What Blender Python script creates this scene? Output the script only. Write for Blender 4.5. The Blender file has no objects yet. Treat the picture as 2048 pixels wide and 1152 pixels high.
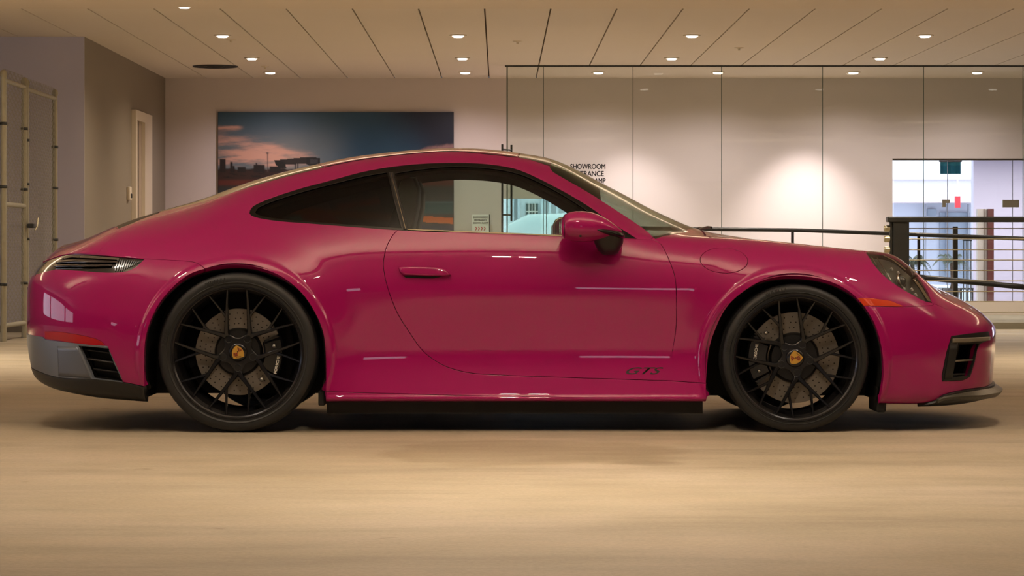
import bpy, bmesh, math, random
import numpy as np
from mathutils import Vector, Matrix, geometry
random.seed(7)
PI = math.pi
S = bpy.context.scene
C = S.collection
CAMD, CAMH, FPX = 12.42, 0.80, 5255.0      # camera stands 12.42 m from the car's centre line, 0.8 m up

# ------------------------------------------------------------------ camera, world, exposure, big lights
cam_data = bpy.data.cameras.new('camera'); cam = bpy.data.objects.new('camera', cam_data); C.objects.link(cam)
cam.location = (0, -CAMD, CAMH); cam.rotation_euler = (PI / 2, 0, 0)
cam_data.sensor_width = 36; cam_data.lens = FPX / 2048 * 36
cam_data.shift_x = 24 / 2048; cam_data.shift_y = -76 / 2048
cam_data.clip_end = 300
S.camera = cam
S.view_settings.view_transform = 'Standard'; S.view_settings.look = 'None'
S.view_settings.gamma = 1; S.view_settings.use_curve_mapping = False
S.view_settings.exposure = 0.0
w = bpy.data.worlds.new('world'); S.world = w; w.use_nodes = True
w.node_tree.nodes['Background'].inputs[0].default_value = (0.80, 0.84, 1.0, 1)
w.node_tree.nodes['Background'].inputs[1].default_value = 3.0
try:
    S.cycles.max_bounces = 8; S.cycles.glossy_bounces = 4; S.cycles.transmission_bounces = 6
    S.cycles.transparent_max_bounces = 16; S.cycles.diffuse_bounces = 3
    S.cycles.caustics_reflective = False; S.cycles.caustics_refractive = False
    S.cycles.sample_clamp_indirect = 4
except Exception:
    pass
WARM = (1.0, 0.85, 0.67)
PINK = (1.0, 0.85, 0.88)

def area(name, loc, size, power, col, rot=(0, 0, 0), spread=PI):
    l = bpy.data.lights.new(name, 'AREA'); l.shape = 'RECTANGLE'; l.size, l.size_y = size
    l.energy = power; l.color = col; l.spread = spread
    o = bpy.data.objects.new(name, l); C.objects.link(o); o.location = loc; o.rotation_euler = rot
    return o
def spot(name, loc, power, col, angle=1.9, blend=.8, radius=.06, rot=(0, 0, 0)):
    l = bpy.data.lights.new(name, 'SPOT'); l.energy = power; l.color = col
    l.spot_size = angle; l.spot_blend = blend; l.shadow_soft_size = radius
    o = bpy.data.objects.new(name, l); C.objects.link(o); o.location = loc; o.rotation_euler = rot
    return o
# garage twin-lens fixtures over and in front of the car (their housings are built with the ceiling)
STRIPS = [(0.15, -3.7, 62), (-6.0, -3.7, 22), (6.3, -3.7, 22), (-3.0, -8.6, 50), (3.4, -8.6, 50), (-9.0, -8.6, 40), (9.4, -8.6, 40),
          (-2.3, -1.6, 13), (2.3, -1.6, 13), (-6.6, -1.6, 26), (6.6, -1.6, 26), (-5.5, 6.2, 190), (0.2, 6.2, 190), (6.0, 6.2, 190), (0.0, -18, 50), (-8, -18, 50), (8, -18, 50)]
for (x, y, p) in STRIPS:
    for dx in (-.08, .08):
        area('twin_lamp', (x + dx, y, 2.795), (.11, .11), p / 2, WARM, spread=2.1)
# added unseen uplights that brighten the garage ceiling and softly fill the car
FILL_UPL = [(-6.2, 4.6), (0.0, 4.6), (6.2, 4.6), (-6.2, -2.4), (0.0, -2.4), (6.2, -2.4)]
for (x, y) in FILL_UPL:
    area('fill_uplight_lamp', (x, y, 2.72 if y > 0 else 2.30), (4.2, .12 if y > 0 else .3), 125 if y > 0 else 92, WARM, rot=(PI, 0, 0))
# ceiling downlights of the showroom lobby behind the car
DOWN = []
for X in (-2.71, -.41, 1.875, 4.15, 6.4):
    for d in (25.66, 28.7, 31.0):
        if d > 29 and X > 0: continue
        DOWN.append((X, d - CAMD, 2.9))
DOWN += [(-2.71, 22.57 - CAMD, 2.9)]
DOWN += [(1.16, 31 - CAMD, 2.9), (2.57, 31 - CAMD, 2.9), (4.17, 31 - CAMD, 2.9), (5.63, 31 - CAMD, 2.9)]
for (x, y, z) in DOWN:
    inside = y > 17.6
    spot('downlight_lamp', (x, y, z - .03), 230 if not inside else 165, WARM if not inside else PINK, 2.7, 1.0, .06)
# wall washers behind the glass partition
for x, p in ((1.6, 190), (3.72, 350), (-2.2, 30)):
    spot('wall_washer_lamp', (x, 18.75, 2.86), p, PINK, 1.25, .9, .05, (math.radians(14), 0, 0))
# added fill lamps, unseen, to brighten the hall beyond the doors
area('hall_fill_lamp', (7.5, 22, 2.2), (3, 1.0), 120, (1, .93, .95))
area('hall_fill_lamp', (7.5, 26, 2.2), (3, 1.0), 120, (1, .93, .95))

# ------------------------------------------------------------------ helpers
def lin(r, g, b):
    f = lambda c: (c / 255 / 12.92) if c / 255 <= .04045 else ((c / 255 + .055) / 1.055) ** 2.4
    return (f(r), f(g), f(b), 1)
MATS = {}
def mat(name, col=(.5, .5, .5, 1), rough=.5, metal=0., coat=0., spec=.5, emit=None, estr=1., noise=None, bump=0., bscale=60, coatr=.03):
    if name in MATS: return MATS[name]
    m = bpy.data.materials.new(name); m.use_nodes = True; nt = m.node_tree; b = nt.nodes['Principled BSDF']
    b.inputs['Base Color'].default_value = col; b.inputs['Roughness'].default_value = rough
    b.inputs['Metallic'].default_value = metal; b.inputs['Coat Weight'].default_value = coat
    b.inputs['Coat Roughness'].default_value = coatr; b.inputs['Specular IOR Level'].default_value = spec
    if emit: b.inputs['Emission Color'].default_value = emit; b.inputs['Emission Strength'].default_value = estr
    if noise or bump:
        tc = nt.nodes.new('ShaderNodeTexCoord'); nz = nt.nodes.new('ShaderNodeTexNoise')
        nt.links.new(tc.outputs['Object'], nz.inputs['Vector']); nz.inputs['Detail'].default_value = 5
        nz.inputs['Scale'].default_value = bscale
        if noise:
            amt = noise; r = nt.nodes.new('ShaderNodeMapRange'); r.inputs[3].default_value = 1 - amt; r.inputs[4].default_value = 1 + amt
            v = nt.nodes.new('ShaderNodeVectorMath'); v.operation = 'SCALE'; v.inputs[0].default_value = col[:3]
            nt.links.new(nz.outputs['Fac'], r.inputs[0]); nt.links.new(r.outputs[0], v.inputs['Scale'])
            nt.links.new(v.outputs[0], b.inputs['Base Color'])
        if bump:
            bp = nt.nodes.new('ShaderNodeBump'); bp.inputs['Strength'].default_value = bump; bp.inputs['Distance'].default_value = .01
            nt.links.new(nz.outputs['Fac'], bp.inputs['Height']); nt.links.new(bp.outputs[0], b.inputs['Normal'])
    MATS[name] = m
    return m
def thin_glass(name, tint, rough=.0, ior=1.5, boost=1.0):
    if name in MATS: return MATS[name]
    m = bpy.data.materials.new(name); m.use_nodes = True; nt = m.node_tree; nt.nodes.clear()
    out = nt.nodes.new('ShaderNodeOutputMaterial'); mix = nt.nodes.new('ShaderNodeMixShader')
    tr = nt.nodes.new('ShaderNodeBsdfTransparent'); tr.inputs[0].default_value = tint
    gl = nt.nodes.new('ShaderNodeBsdfGlossy'); gl.inputs['Roughness'].default_value = rough
    fr = nt.nodes.new('ShaderNodeFresnel'); fr.inputs[0].default_value = ior
    ge = nt.nodes.new('ShaderNodeNewGeometry'); rg = nt.nodes.new('ShaderNodeMapRange'); rg.inputs[3].default_value = ior; rg.inputs[4].default_value = 1 / ior
    nt.links.new(ge.outputs['Backfacing'], rg.inputs[0]); nt.links.new(rg.outputs[0], fr.inputs[0])      # same reflectance from either side of the sheet
    mu = nt.nodes.new('ShaderNodeMath'); mu.operation = 'MULTIPLY'; mu.inputs[1].default_value = boost; mu.use_clamp = True
    nt.links.new(fr.outputs[0], mu.inputs[0]); nt.links.new(mu.outputs[0], mix.inputs[0])
    nt.links.new(tr.outputs[0], mix.inputs[1]); nt.links.new(gl.outputs[0], mix.inputs[2]); nt.links.new(mix.outputs[0], out.inputs[0])
    MATS[name] = m
    return m

class MB:
    def __init__(s): s.v = []; s.f = []; s.sm = []
    def add(s, vs, fs, smooth=False):
        b = len(s.v); s.v += [tuple(p) for p in vs]; s.f += [tuple(b + i for i in f) for f in fs]; s.sm += [smooth] * len(fs); return s
    def box(s, x0, x1, y0, y1, z0, z1):
        return s.add([(x0, y0, z0), (x1, y0, z0), (x1, y1, z0), (x0, y1, z0), (x0, y0, z1), (x1, y0, z1), (x1, y1, z1), (x0, y1, z1)],
                     [(0, 3, 2, 1), (4, 5, 6, 7), (0, 1, 5, 4), (1, 2, 6, 5), (2, 3, 7, 6), (3, 0, 4, 7)])
    def cbox(s, x0, x1, y0, y1, z0, z1, c=.01):
        """box with its long edges chamfered"""
        bm = bmesh.new(); bmesh.ops.create_cube(bm, size=1)
        for v in bm.verts: v.co = Vector(((x0 + x1) / 2 + v.co.x * (x1 - x0), (y0 + y1) / 2 + v.co.y * (y1 - y0), (z0 + z1) / 2 + v.co.z * (z1 - z0)))
        bmesh.ops.bevel(bm, geom=bm.edges[:], offset=c, segments=2, affect='EDGES', profile=.5)
        bm.verts.index_update()
        s.add([v.co for v in bm.verts], [[v.index for v in f.verts] for f in bm.faces]); bm.free(); return s
    def tube(s, pts, r, n=10, cap=True):
        pts = [Vector(p) for p in pts]; rings = []; up = None
        rs = r if isinstance(r, (list, tuple)) else [r] * len(pts)
        for i, p in enumerate(pts):
            t = (pts[min(i + 1, len(pts) - 1)] - pts[max(i - 1, 0)]).normalized()
            if up is None: up = t.orthogonal().normalized()
            a = (up - t * up.dot(t)).normalized(); up = a; b = t.cross(a)
            rings.append([p + (a * math.cos(2 * PI * k / n) + b * math.sin(2 * PI * k / n)) * rs[i] for k in range(n)])
        vs = [q for rg in rings for q in rg]; fs = []
        for i in range(len(pts) - 1):
            for k in range(n):
                fs.append((i * n + k, i * n + (k + 1) % n, (i + 1) * n + (k + 1) % n, (i + 1) * n + k))
        s.add(vs, fs, True)
        if cap:
            s.add(rings[0], [tuple(range(n))[::-1]]); s.add(rings[-1], [tuple(range(n))])
        return s
    def lathe(s, prof, n=64, axis='Y', smooth=True, mod=None):
        """prof: (radius, along axis)"""
        vs = []; fs = []
        for i in range(n):
            a = 2 * PI * i / n
            for j, (r, h) in enumerate(prof):
                rr = r + (mod(i, j) if mod else 0)
                if axis == 'Y': vs.append((rr * math.sin(a), h, rr * math.cos(a)))
                else: vs.append((rr * math.cos(a), rr * math.sin(a), h))
        m = len(prof)
        for i in range(n):
            for j in range(m - 1):
                fs.append((i * m + j, ((i + 1) % n) * m + j, ((i + 1) % n) * m + j + 1, i * m + j + 1))
        return s.add(vs, fs, smooth)
    def loft(s, rings, cap=True, smooth=True):
        n = len(rings[0]); vs = [q for r in rings for q in r]; fs = []
        for i in range(len(rings) - 1):
            for k in range(n):
                fs.append((i * n + k, i * n + (k + 1) % n, (i + 1) * n + (k + 1) % n, (i + 1) * n + k))
        s.add(vs, fs, smooth)
        if cap: s.add(rings[0], [tuple(range(n))[::-1]]); s.add(rings[-1], [tuple(range(n))])
        return s
    def prism(s, poly, y0, y1):
        """outline in (x, z) extruded along y"""
        n = len(poly)
        s.add([(x, y0, z) for x, z in poly] + [(x, y1, z) for x, z in poly],
              [tuple(range(n)), tuple(range(2 * n - 1, n - 1, -1))] + [(i, i + n, (i + 1) % n + n, (i + 1) % n) for i in range(n)])
        return s
    def build(s, name, m=None, parent=None, autosmooth=None):
        me = bpy.data.meshes.new(name); me.from_pydata(s.v, [], s.f)
        me.polygons.foreach_set('use_smooth', s.sm)
        if autosmooth: me.set_sharp_from_angle(angle=math.radians(autosmooth))
        if m: me.materials.append(m)
        me.update()
        o = bpy.data.objects.new(name, me); C.objects.link(o)
        if parent: o.parent = parent
        return o
def recalc(o):
    bm = bmesh.new(); bm.from_mesh(o.data); bmesh.ops.recalc_face_normals(bm, faces=bm.faces); bm.to_mesh(o.data); bm.free(); return o
def tag(o, label=None, cat=None, group=None, kind=None):
    if label: o['label'] = label
    if cat: o['category'] = cat
    if group: o['group'] = group
    if kind: o['kind'] = kind
    return o
def empty(name, loc=(0, 0, 0), parent=None):
    o = bpy.data.objects.new(name, None); C.objects.link(o); o.location = loc; o.empty_display_size = .1
    if parent: o.parent = parent
    return o
def copy_tree(o, parent=None):
    c = o.copy(); C.objects.link(c); c.parent = parent
    for ch in list(o.children): copy_tree(ch, c)
    return c
def text_mesh(name, body, size, m, parent=None, bold=0., fat=0., depth=.0008, shear=0., sx=1., spacing=1., align='CENTER'):
    cu = bpy.data.curves.new(name + '_curve', 'FONT'); cu.body = body; cu.size = size; cu.offset = bold; cu.extrude = depth
    cu.align_x = align; cu.align_y = 'CENTER'; cu.shear = shear; cu.space_character = spacing
    t = bpy.data.objects.new('tmp', cu); C.objects.link(t)
    dg = bpy.context.evaluated_depsgraph_get(); dg.update()
    me = bpy.data.meshes.new_from_object(t.evaluated_get(dg))
    bpy.data.objects.remove(t); bpy.data.curves.remove(cu)
    co = np.empty(len(me.vertices) * 3); me.vertices.foreach_get('co', co); co = co.reshape(-1, 3); co[:, 0] *= sx
    me.vertices.foreach_set('co', co.ravel()); me.materials.clear(); me.materials.append(m); me.update()
    if fat:
        bm = bmesh.new(); bm.from_mesh(me); src = bm.verts[:] + bm.edges[:] + bm.faces[:]
        for dx, dy in ((fat, 0), (fat * .5, fat * .5), (fat * .5, -fat * .5)):
            r = bmesh.ops.duplicate(bm, geom=src)
            for v in r['geom']:
                if isinstance(v, bmesh.types.BMVert): v.co.x += dx; v.co.y += dy
        bm.to_mesh(me); bm.free()
    o = bpy.data.objects.new(name, me); C.objects.link(o)
    if parent: o.parent = parent
    return o
def W(px, py, d):
    """picture point to a place d metres in front of the camera"""
    return Vector(((px - 1000) * d / FPX, d - CAMD, CAMH - (py - 500) * d / FPX))
# ------------------------------------------------------------------ the room shell
def concrete():
    m = bpy.data.materials.new('concrete_floor'); m.use_nodes = True; nt = m.node_tree; L = nt.links; b = nt.nodes['Principled BSDF']
    tc = nt.nodes.new('ShaderNodeTexCoord')
    def noise(scale, sx=1, sy=1, det=6, rough=.6):
        mp = nt.nodes.new('ShaderNodeMapping'); mp.inputs['Scale'].default_value = (sx, sy, 1); L.new(tc.outputs['Object'], mp.inputs['Vector'])
        n = nt.nodes.new('ShaderNodeTexNoise'); n.inputs['Scale'].default_value = scale; n.inputs['Detail'].default_value = det; n.inputs['Roughness'].default_value = rough
        L.new(mp.outputs[0], n.inputs['Vector']); return n
    def ramp(n, stops):
        r = nt.nodes.new('ShaderNodeValToRGB'); e = r.color_ramp.elements
        e[0].position, e[0].color = stops[0]; e[1].position, e[1].color = stops[-1]
        for p, c in stops[1:-1]: x = e.new(p); x.color = c
        L.new(n.outputs['Fac'], r.inputs[0]); return r
    big = ramp(noise(.7, 1, 1.0, 6, .62), [(.3, (.325, .27, .185, 1)), (.5, (.385, .325, .232, 1)), (.7, (.45, .38, .29, 1))])
    streak = ramp(noise(1.6, .35, 1.6, 7, .68), [(.32, (.80, .79, .77, 1)), (.5, (1, 1, 1, 1)), (.72, (1.12, 1.10, 1.06, 1))])
    fine = ramp(noise(60, 1, 1, 4, .7), [(.3, (.86, .86, .86, 1)), (.7, (1.1, 1.1, 1.1, 1))])
    spots = ramp(noise(5.2, .8, 1, 3, .5), [(.0, (1, 1, 1, 1)), (.70, (1, 1, 1, 1)), (.76, (.72, .70, .66, 1))])
    prev = big.outputs[0]
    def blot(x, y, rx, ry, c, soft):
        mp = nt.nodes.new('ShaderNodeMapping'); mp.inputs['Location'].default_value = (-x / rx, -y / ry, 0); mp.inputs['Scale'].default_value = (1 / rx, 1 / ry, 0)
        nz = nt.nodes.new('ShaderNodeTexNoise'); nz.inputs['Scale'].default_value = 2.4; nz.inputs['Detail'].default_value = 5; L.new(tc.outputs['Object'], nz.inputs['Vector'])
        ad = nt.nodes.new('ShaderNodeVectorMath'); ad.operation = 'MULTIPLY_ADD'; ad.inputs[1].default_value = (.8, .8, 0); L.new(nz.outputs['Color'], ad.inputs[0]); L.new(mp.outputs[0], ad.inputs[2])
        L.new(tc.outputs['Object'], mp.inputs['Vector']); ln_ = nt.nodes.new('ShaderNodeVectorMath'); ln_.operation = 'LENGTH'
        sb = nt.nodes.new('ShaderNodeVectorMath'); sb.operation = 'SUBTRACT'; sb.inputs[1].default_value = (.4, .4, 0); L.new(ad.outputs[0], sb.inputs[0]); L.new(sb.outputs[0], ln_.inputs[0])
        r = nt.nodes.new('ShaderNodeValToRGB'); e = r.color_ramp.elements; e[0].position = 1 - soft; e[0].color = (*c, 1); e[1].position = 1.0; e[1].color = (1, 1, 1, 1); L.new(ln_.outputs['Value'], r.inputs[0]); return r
    dark_patch = blot(.12, -2.05, .62, .72, (.86, .84, .80), .12); stain2 = blot(2.03, .05, .36, .55, (.42, .44, .50), .45); stain3 = blot(.55, -2.55, .16, .16, (.78, .76, .74), .5)  # first blot: broad floor area before the car, slightly darker
    for r in (streak, fine, spots, dark_patch, stain2, stain3):
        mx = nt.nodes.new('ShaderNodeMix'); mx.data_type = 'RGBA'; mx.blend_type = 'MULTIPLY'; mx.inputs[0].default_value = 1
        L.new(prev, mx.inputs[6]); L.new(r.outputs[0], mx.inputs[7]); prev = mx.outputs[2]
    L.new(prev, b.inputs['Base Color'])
    rr = nt.nodes.new('ShaderNodeMapRange'); rr.inputs[3].default_value = .42; rr.inputs[4].default_value = .75
    L.new(noise(2.0, .6, 1.2).outputs['Fac'], rr.inputs[0]); L.new(rr.outputs[0], b.inputs['Roughness'])
    bp = nt.nodes.new('ShaderNodeBump'); bp.inputs['Strength'].default_value = .35; bp.inputs['Distance'].default_value = .004
    L.new(noise(45, 1, 1, 6, .7).outputs['Fac'], bp.inputs['Height']); L.new(bp.outputs[0], b.inputs['Normal'])
    return m
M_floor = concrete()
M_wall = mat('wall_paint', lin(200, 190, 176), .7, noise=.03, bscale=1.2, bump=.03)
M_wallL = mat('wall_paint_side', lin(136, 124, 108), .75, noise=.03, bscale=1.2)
M_wallR = mat('wall_paint_grey', lin(196, 190, 204), .8, noise=.05, bscale=.8)
M_wallG = mat('garage_wall', lin(120, 112, 100), .9, noise=.1, bscale=1)
M_white = mat('white_wall', lin(232, 222, 214), .6, noise=.02, bscale=1)
M_ceil = mat('ceiling_paint', lin(226, 212, 196), .75, noise=.03, bscale=.9)
M_ceil2 = mat('ceiling_board', lin(226, 214, 200), .7, noise=.03, bscale=.7)
M_dark = mat('dark_metal', lin(42, 42, 38), .45, metal=.2)
M_blackm = mat('black_paint', lin(20, 20, 20), .4)
M_steel = mat('steel', lin(190, 180, 150), .35, metal=1)
M_galv = mat('galvanised', lin(166, 159, 136), .5, metal=.4, noise=.15, bscale=20)
M_frame = mat('door_paint', lin(214, 200, 180), .5)
M_lens = mat('lamp_lens', lin(255, 240, 220), .4, emit=(1, .88, .76, 1), estr=7)
GY, BY = 17.48, 19.68                        # glass partition and back wall
XL = -4.09

def structure(o): o['kind'] = 'structure'; return o
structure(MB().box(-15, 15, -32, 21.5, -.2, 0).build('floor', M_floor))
# garage ceiling slab over the car, lobby ceiling boards behind it
structure(MB().box(-15, 15, -32, 10.24, 2.88, 3.3).build('ceiling', M_ceil))
ceil = structure(MB().box(-15, 15, 10.24, 21.5, 2.93, 3.3).build('ceiling_rear', mat('joint_dark', lin(96, 78, 60), .9)))
k0 = -24
for k in range(k0, 27):
    x0 = -.134 + k * .576
    if x0 < -15 or x0 > 14.4: continue
    if x0 < -6.4: continue
    a, b_ = x0 + .007, x0 + .576 - .007
    y1 = BY if x0 < XL + 4.0 else GY - .02
    MB().box(a, b_, 10.24, y1, 2.9, 2.93).build('ceiling_panel', M_ceil2, ceil)
MB().box(-15, -6.45, 10.24, 13.43, 2.9, 2.93).build('ceiling_panel', M_ceil2, ceil)
MB().box(.449, 15, GY + .03, BY, 2.9, 2.93).build('lobby_board', M_ceil2, ceil)
structure(MB().box(-15, XL, 13.43, 13.442, 0, 2.9).build('wall_return', M_wallR))
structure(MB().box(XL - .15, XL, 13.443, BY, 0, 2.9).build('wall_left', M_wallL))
# back wall, pierced by a low window and the lobby opening
MBk = MB()
wx0, wx1, wz0, wz1 = .02, 1.15, .10, 1.43
ox0, oz1 = 4.795, 1.918
MBk.box(XL - .15, wx0, BY, BY + .2, 0, 2.9); MBk.box(wx0, wx1, BY, BY + .2, wz1, 2.9); MBk.box(wx0, wx1, BY, BY + .2, 0, wz0)
MBk.box(wx1, ox0, BY, BY + .2, 0, 2.9); MBk.box(ox0, 15, BY, BY + .2, oz1, 2.9)
structure(MBk.build('wall_back', mat('lobby_wall', lin(214, 202, 198), .65, noise=.02, bscale=1)))
wl = MB(); wl.box(-15.2, -15, -32, -7, 0, 3.3); wl.box(-15.2, -15, 5, 13.6, 0, 3.3); wl.box(-15.2, -15, -7, 5, 0, .75); wl.box(-15.2, -15, -7, 5, 2.45, 3.3)
for y in (-4.2, 1.4): wl.box(-15.2, -15, y, y + .35, .75, 2.45)
structure(wl.build('wall_garage_left', M_wallG))
structure(MB().box(15, 15.2, -32, 21.5, 0, 3.3).build('wall_garage_right', M_wallG))
# wall behind the camera with the garage's daylight openings
wb = MB(); xs = [-15, -9.5, -5.5, 1.5, 9.0, 15]
wb.box(-15, 15, -32.2, -32, 2.35, 3.3); wb.box(-15, 15, -32.2, -32, 0, 1.0)
wb.box(-15, -13, -32.2, -32, 1.0, 2.35); wb.box(-9.5, 1.3, -32.2, -32, 1.0, 2.35); wb.box(3.3, 15, -32.2, -32, 1.0, 2.35)
structure(wb.build('wall_front', M_wallG))
# glazed partition: panes butt-jointed, dark head track, kerb wall below
gp = structure(empty('window_1', (0, GY, 0)))
edges = [(px - 1000) * 29.9 / FPX for px in (1015, 1087, 1266, 1443, 1645, 1847, 2046, 2250, 2450)]
M_pane = thin_glass('partition_glass', (.93, .96, .93, 1), boost=.45)
M_edge = mat('glass_edge', lin(60, 84, 70), .2)
for a, b_ in zip(edges[:-1], edges[1:]):
    o = MB().box(a + .004, b_ - .004, -.006, .006, 0.215, 2.885).build('pane', M_pane, gp)
for e in edges[:-1]:
    MB().box(e - .0035, e + .0035, -.0065, .0065, .215, 2.885).build('glass_joint', M_edge, gp)
MB().box(edges[0] - .03, edges[-1], -.03, .03, 2.885, 2.9).build('head_track', M_dark, gp)
MB().box(edges[0] - .012, edges[0] - .0045, -.03, .03, 0, 2.885).build('edge_strip', mat('edge_green', lin(70, 84, 72), .3), gp)
MB().box(edges[0], edges[-1], -.09, .09, 0, .215).build('kerb_wall', M_white, gp)
# inner door pane seen through the car, with a thin bronze rail
# lettering on the glass
ltr = mat('lettering_black', lin(38, 34, 34), .6)
for i, (t, wd) in enumerate((('SHOWROOM', .40), ('ENTRANCE', .36), ('DOWN RAMP', .40))):
    o = text_mesh('lettering', t, .080, ltr, gp, fat=.0045, sx=1.0)
    o.rotation_euler = (PI / 2, 0, 0)
    dx = o.dimensions.x if o.dimensions.x > 0 else .4
    xs_ = [v.co.x for v in o.data.vertices]; s = wd / (max(xs_) - min(xs_))
    o.scale = (s, 1, 1); p = W(1175.5, 333.5 + 14.3 * i, 29.88); o.location = (p.x, -.012, p.z)
# baseboards
structure(MB().box(XL, .02, BY - .015, BY, 0, .1).build('baseboard_back', M_frame))
structure(MB().box(XL, XL + .015, 13.6, 16.55, 0, .1).build('baseboard_left', M_frame))

# white framed door in the left wall
dd = structure(empty('door_1', (XL, 0, 0)))
ya, yb = 29.16 - CAMD, 30.53 - CAMD; zt = 2.36
MB().box(0, .05, ya, ya + .11, 0, zt).build('door_frame', M_frame, dd)
MB().box(0, .05, yb - .62, yb, 0, zt).build('door_leaf', M_frame, dd)
MB().box(0, .05, ya + .11, yb - .62, zt - .11, zt).build('door_frame', M_frame, dd)
MB().box(0, .012, ya + .11, yb - .62, 0, zt - .11).build('door_leaf', mat('door_leaf', lin(176, 158, 136), .6), dd)
MB().box(0, .0125, ya + .46, ya + .50, 0, zt - .11).build('door_gap', M_blackm, dd)
# small keypad box beside that door
kp = empty('wall_switch', (XL, 28.85 - CAMD, 1.42)); tag(kp, 'small pale access keypad on the tan wall beside the white door', 'keypad')
MB().cbox(0, .04, -.07, .07, -.075, .075, .012).build('housing', M_frame, kp)
MB().cbox(.035, .05, -.03, .03, -.05, .0, .006).build('card_reader', M_dark, kp)

# ceiling downlights
def downlight(i, x, y, z, label, group):
    t = empty('downlight', (x, y, z)); tag(t, label, 'ceiling light', group)
    MB().lathe([(.055, 0), (.085, 0), (.085, -.008), (.062, -.012), (.055, -.002)], 28, 'Z').build('trim_ring', M_frame, t)
    b = MB(); b.lathe([(.001, -.026), (.04, -.025), (.055, -.016), (.056, -.0)], 28, 'Z'); b.build('lens', M_lens, t)
cols = {-2.71: 'over the mural', -.41: 'left of the glass partition', 1.875: 'at mid partition', 4.15: 'at the right of the partition', 6.4: 'far right of the lobby'}
rows = {22.57: 'row nearest the car', 25.66: 'second row', 28.7: 'third row', 31.0: 'nearest the back wall'}
for (x, y, z) in DOWN:
    d = round(y + CAMD, 2)
    if y > 17.6 and x > 0:
        nm = {1.16: 'first from the left', 2.57: 'second from the left', 4.17: 'third from the left', 5.63: 'fourth from the left'}[x]
        downlight(0, x, y, z, 'recessed light inside the glass partition, %s' % nm, 'downlights behind the glass')
    else:
        downlight(0, x, y, z, 'recessed downlight %s, %s' % (cols[x], rows[min(rows, key=lambda q: abs(q - d))]), 'lobby ceiling downlights')
# strip fixtures in the garage
for i, (x, y, p) in enumerate(STRIPS):
    t = empty('garage_light', (x, y, 2.88))
    rowt = {-3.7: 'in the row before the car', -8.6: 'in the row near the camera', -1.6: 'in the row above the car', 6.2: 'in the row behind the car', -18: 'in the last row behind the camera'}[y]
    k = sorted([q[0] for q in STRIPS if q[1] == y]).index(x)
    tag(t, 'twin-lens garage light %s, %s from the tail' % (rowt, ('first', 'second', 'third', 'fourth', 'fifth')[k]), 'ceiling light', 'twin-lens garage lights')
    MB().cbox(-.17, .17, -.085, .085, -.08, 0, .012).build('housing', M_frame, t)
    for s_ in (-.08, .08): MB().lathe([(.05, -.082), (.062, -.090), (.068, -.082)], 20, 'Z').build('lens_ring', M_frame, t).location = (s_, 0, 0)
for i, (x, y) in enumerate(FILL_UPL):  # trays for the added fill lamps, out of view
    t = empty('fill_uplight', (x, y, 2.88)); tag(t, 'added unseen uplight %s the car, %s of three from the tail end' % ('behind' if y > 0 else 'in front of', ('first', 'second', 'third')[i % 3]), 'ceiling light', 'added fill uplights')
    zt_ = -.17 if y > 0 else -.59
    b = MB(); b.box(-2.2, 2.2, -.07, .07, zt_ - .05, zt_ - .035); b.box(-2.2, 2.2, -.07, -.06, zt_ - .035, zt_); b.box(-2.2, 2.2, .06, .07, zt_ - .035, zt_); b.build('tray', M_frame, t)
    for q in (-1.9, 1.9): MB().tube([(q, .065, zt_), (q, .065, 0)], .004, 6).build('hanger', M_frame, t)
# round dark return-air opening, two small sprinkler roses
v = empty('ceiling_vent', (-3.25, 30 - CAMD, 2.9)); tag(v, 'round black air vent in the pale ceiling near the corner', 'vent')
MB().lathe([(.001, -.004), (.24, -.004), (.255, -.012), (.26, 0)], 40, 'Z').build('vent_face', M_blackm, v)
for r in (.08, .16, .22):
    MB().lathe([(r, -.004), (r + .012, -.014), (r + .018, -.004)], 36, 'Z').build('vent_ring', mat('vent_black', lin(34, 30, 26), .5), v)
for i, (px, py, lab) in enumerate(((462, 79, 'tiny sprinkler rose in the ceiling by the second light row'), (530, 132, 'tiny sprinkler rose close to the back wall'), (1035, 82, 'tiny sprinkler rose left of the ceiling middle'), (1478, 95, 'tiny sprinkler rose above the glass partition'))):
    d = 2.1 * FPX / (500 - py); p = W(px, py, d)
    o = MB().lathe([(.001, -.03), (.012, -.03), (.012, -.012), (.045, -.006), (.05, 0)], 16, 'Z').build('sprinkler', M_frame)
    o.location = (p.x, p.y, 2.9); tag(o, lab, 'sprinkler')

# ------------------------------------------------------------------ mural (flat print painted as colours on a grid)
mx0, mx1 = (437 - 1000) * 32.1 / FPX, (907 - 1000) * 32.1 / FPX
mz1 = CAMH + 275 * 32.1 / FPX; mz0 = CAMH + (500 - 620) * 32.1 / FPX
def fbm(x, y, seed=0):
    v = 0; a = .5; rng = np.random.RandomState(seed)
    for o in range(5):
        f = 2 ** o; p1, p2 = rng.rand(2) * 6.28; th = rng.rand() * .5
        v = v + a * np.sin(f * (x * math.cos(th) + y * math.sin(th)) + p1 + 1.7 * np.sin(f * .7 * y + p2)) * np.cos(f * 1.3 * y + p2 + np.sin(f * .8 * x))
        a *= .55
    return v
NX, NZ = 330, 276
px = np.linspace(437, 907, NX)[None, :] * np.ones((NZ, 1)); py = np.linspace(225, 620, NZ)[:, None] * np.ones((1, NX))
def L3(r, g, b): return np.array(lin(r, g, b)[:3])
def mixc(a, b, t): t = np.clip(t, 0, 1)[..., None]; return a * (1 - t) + b * t
sm = lambda a, b, x: (lambda t: t * t * (3 - 2 * t))(np.clip((x - a) / (b - a), 0, 1))
u = (px - 437) / 470
sky = mixc(L3(48, 78, 98) * np.ones(px.shape + (3,)), L3(92, 104, 112), sm(225, 300, py))
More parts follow.
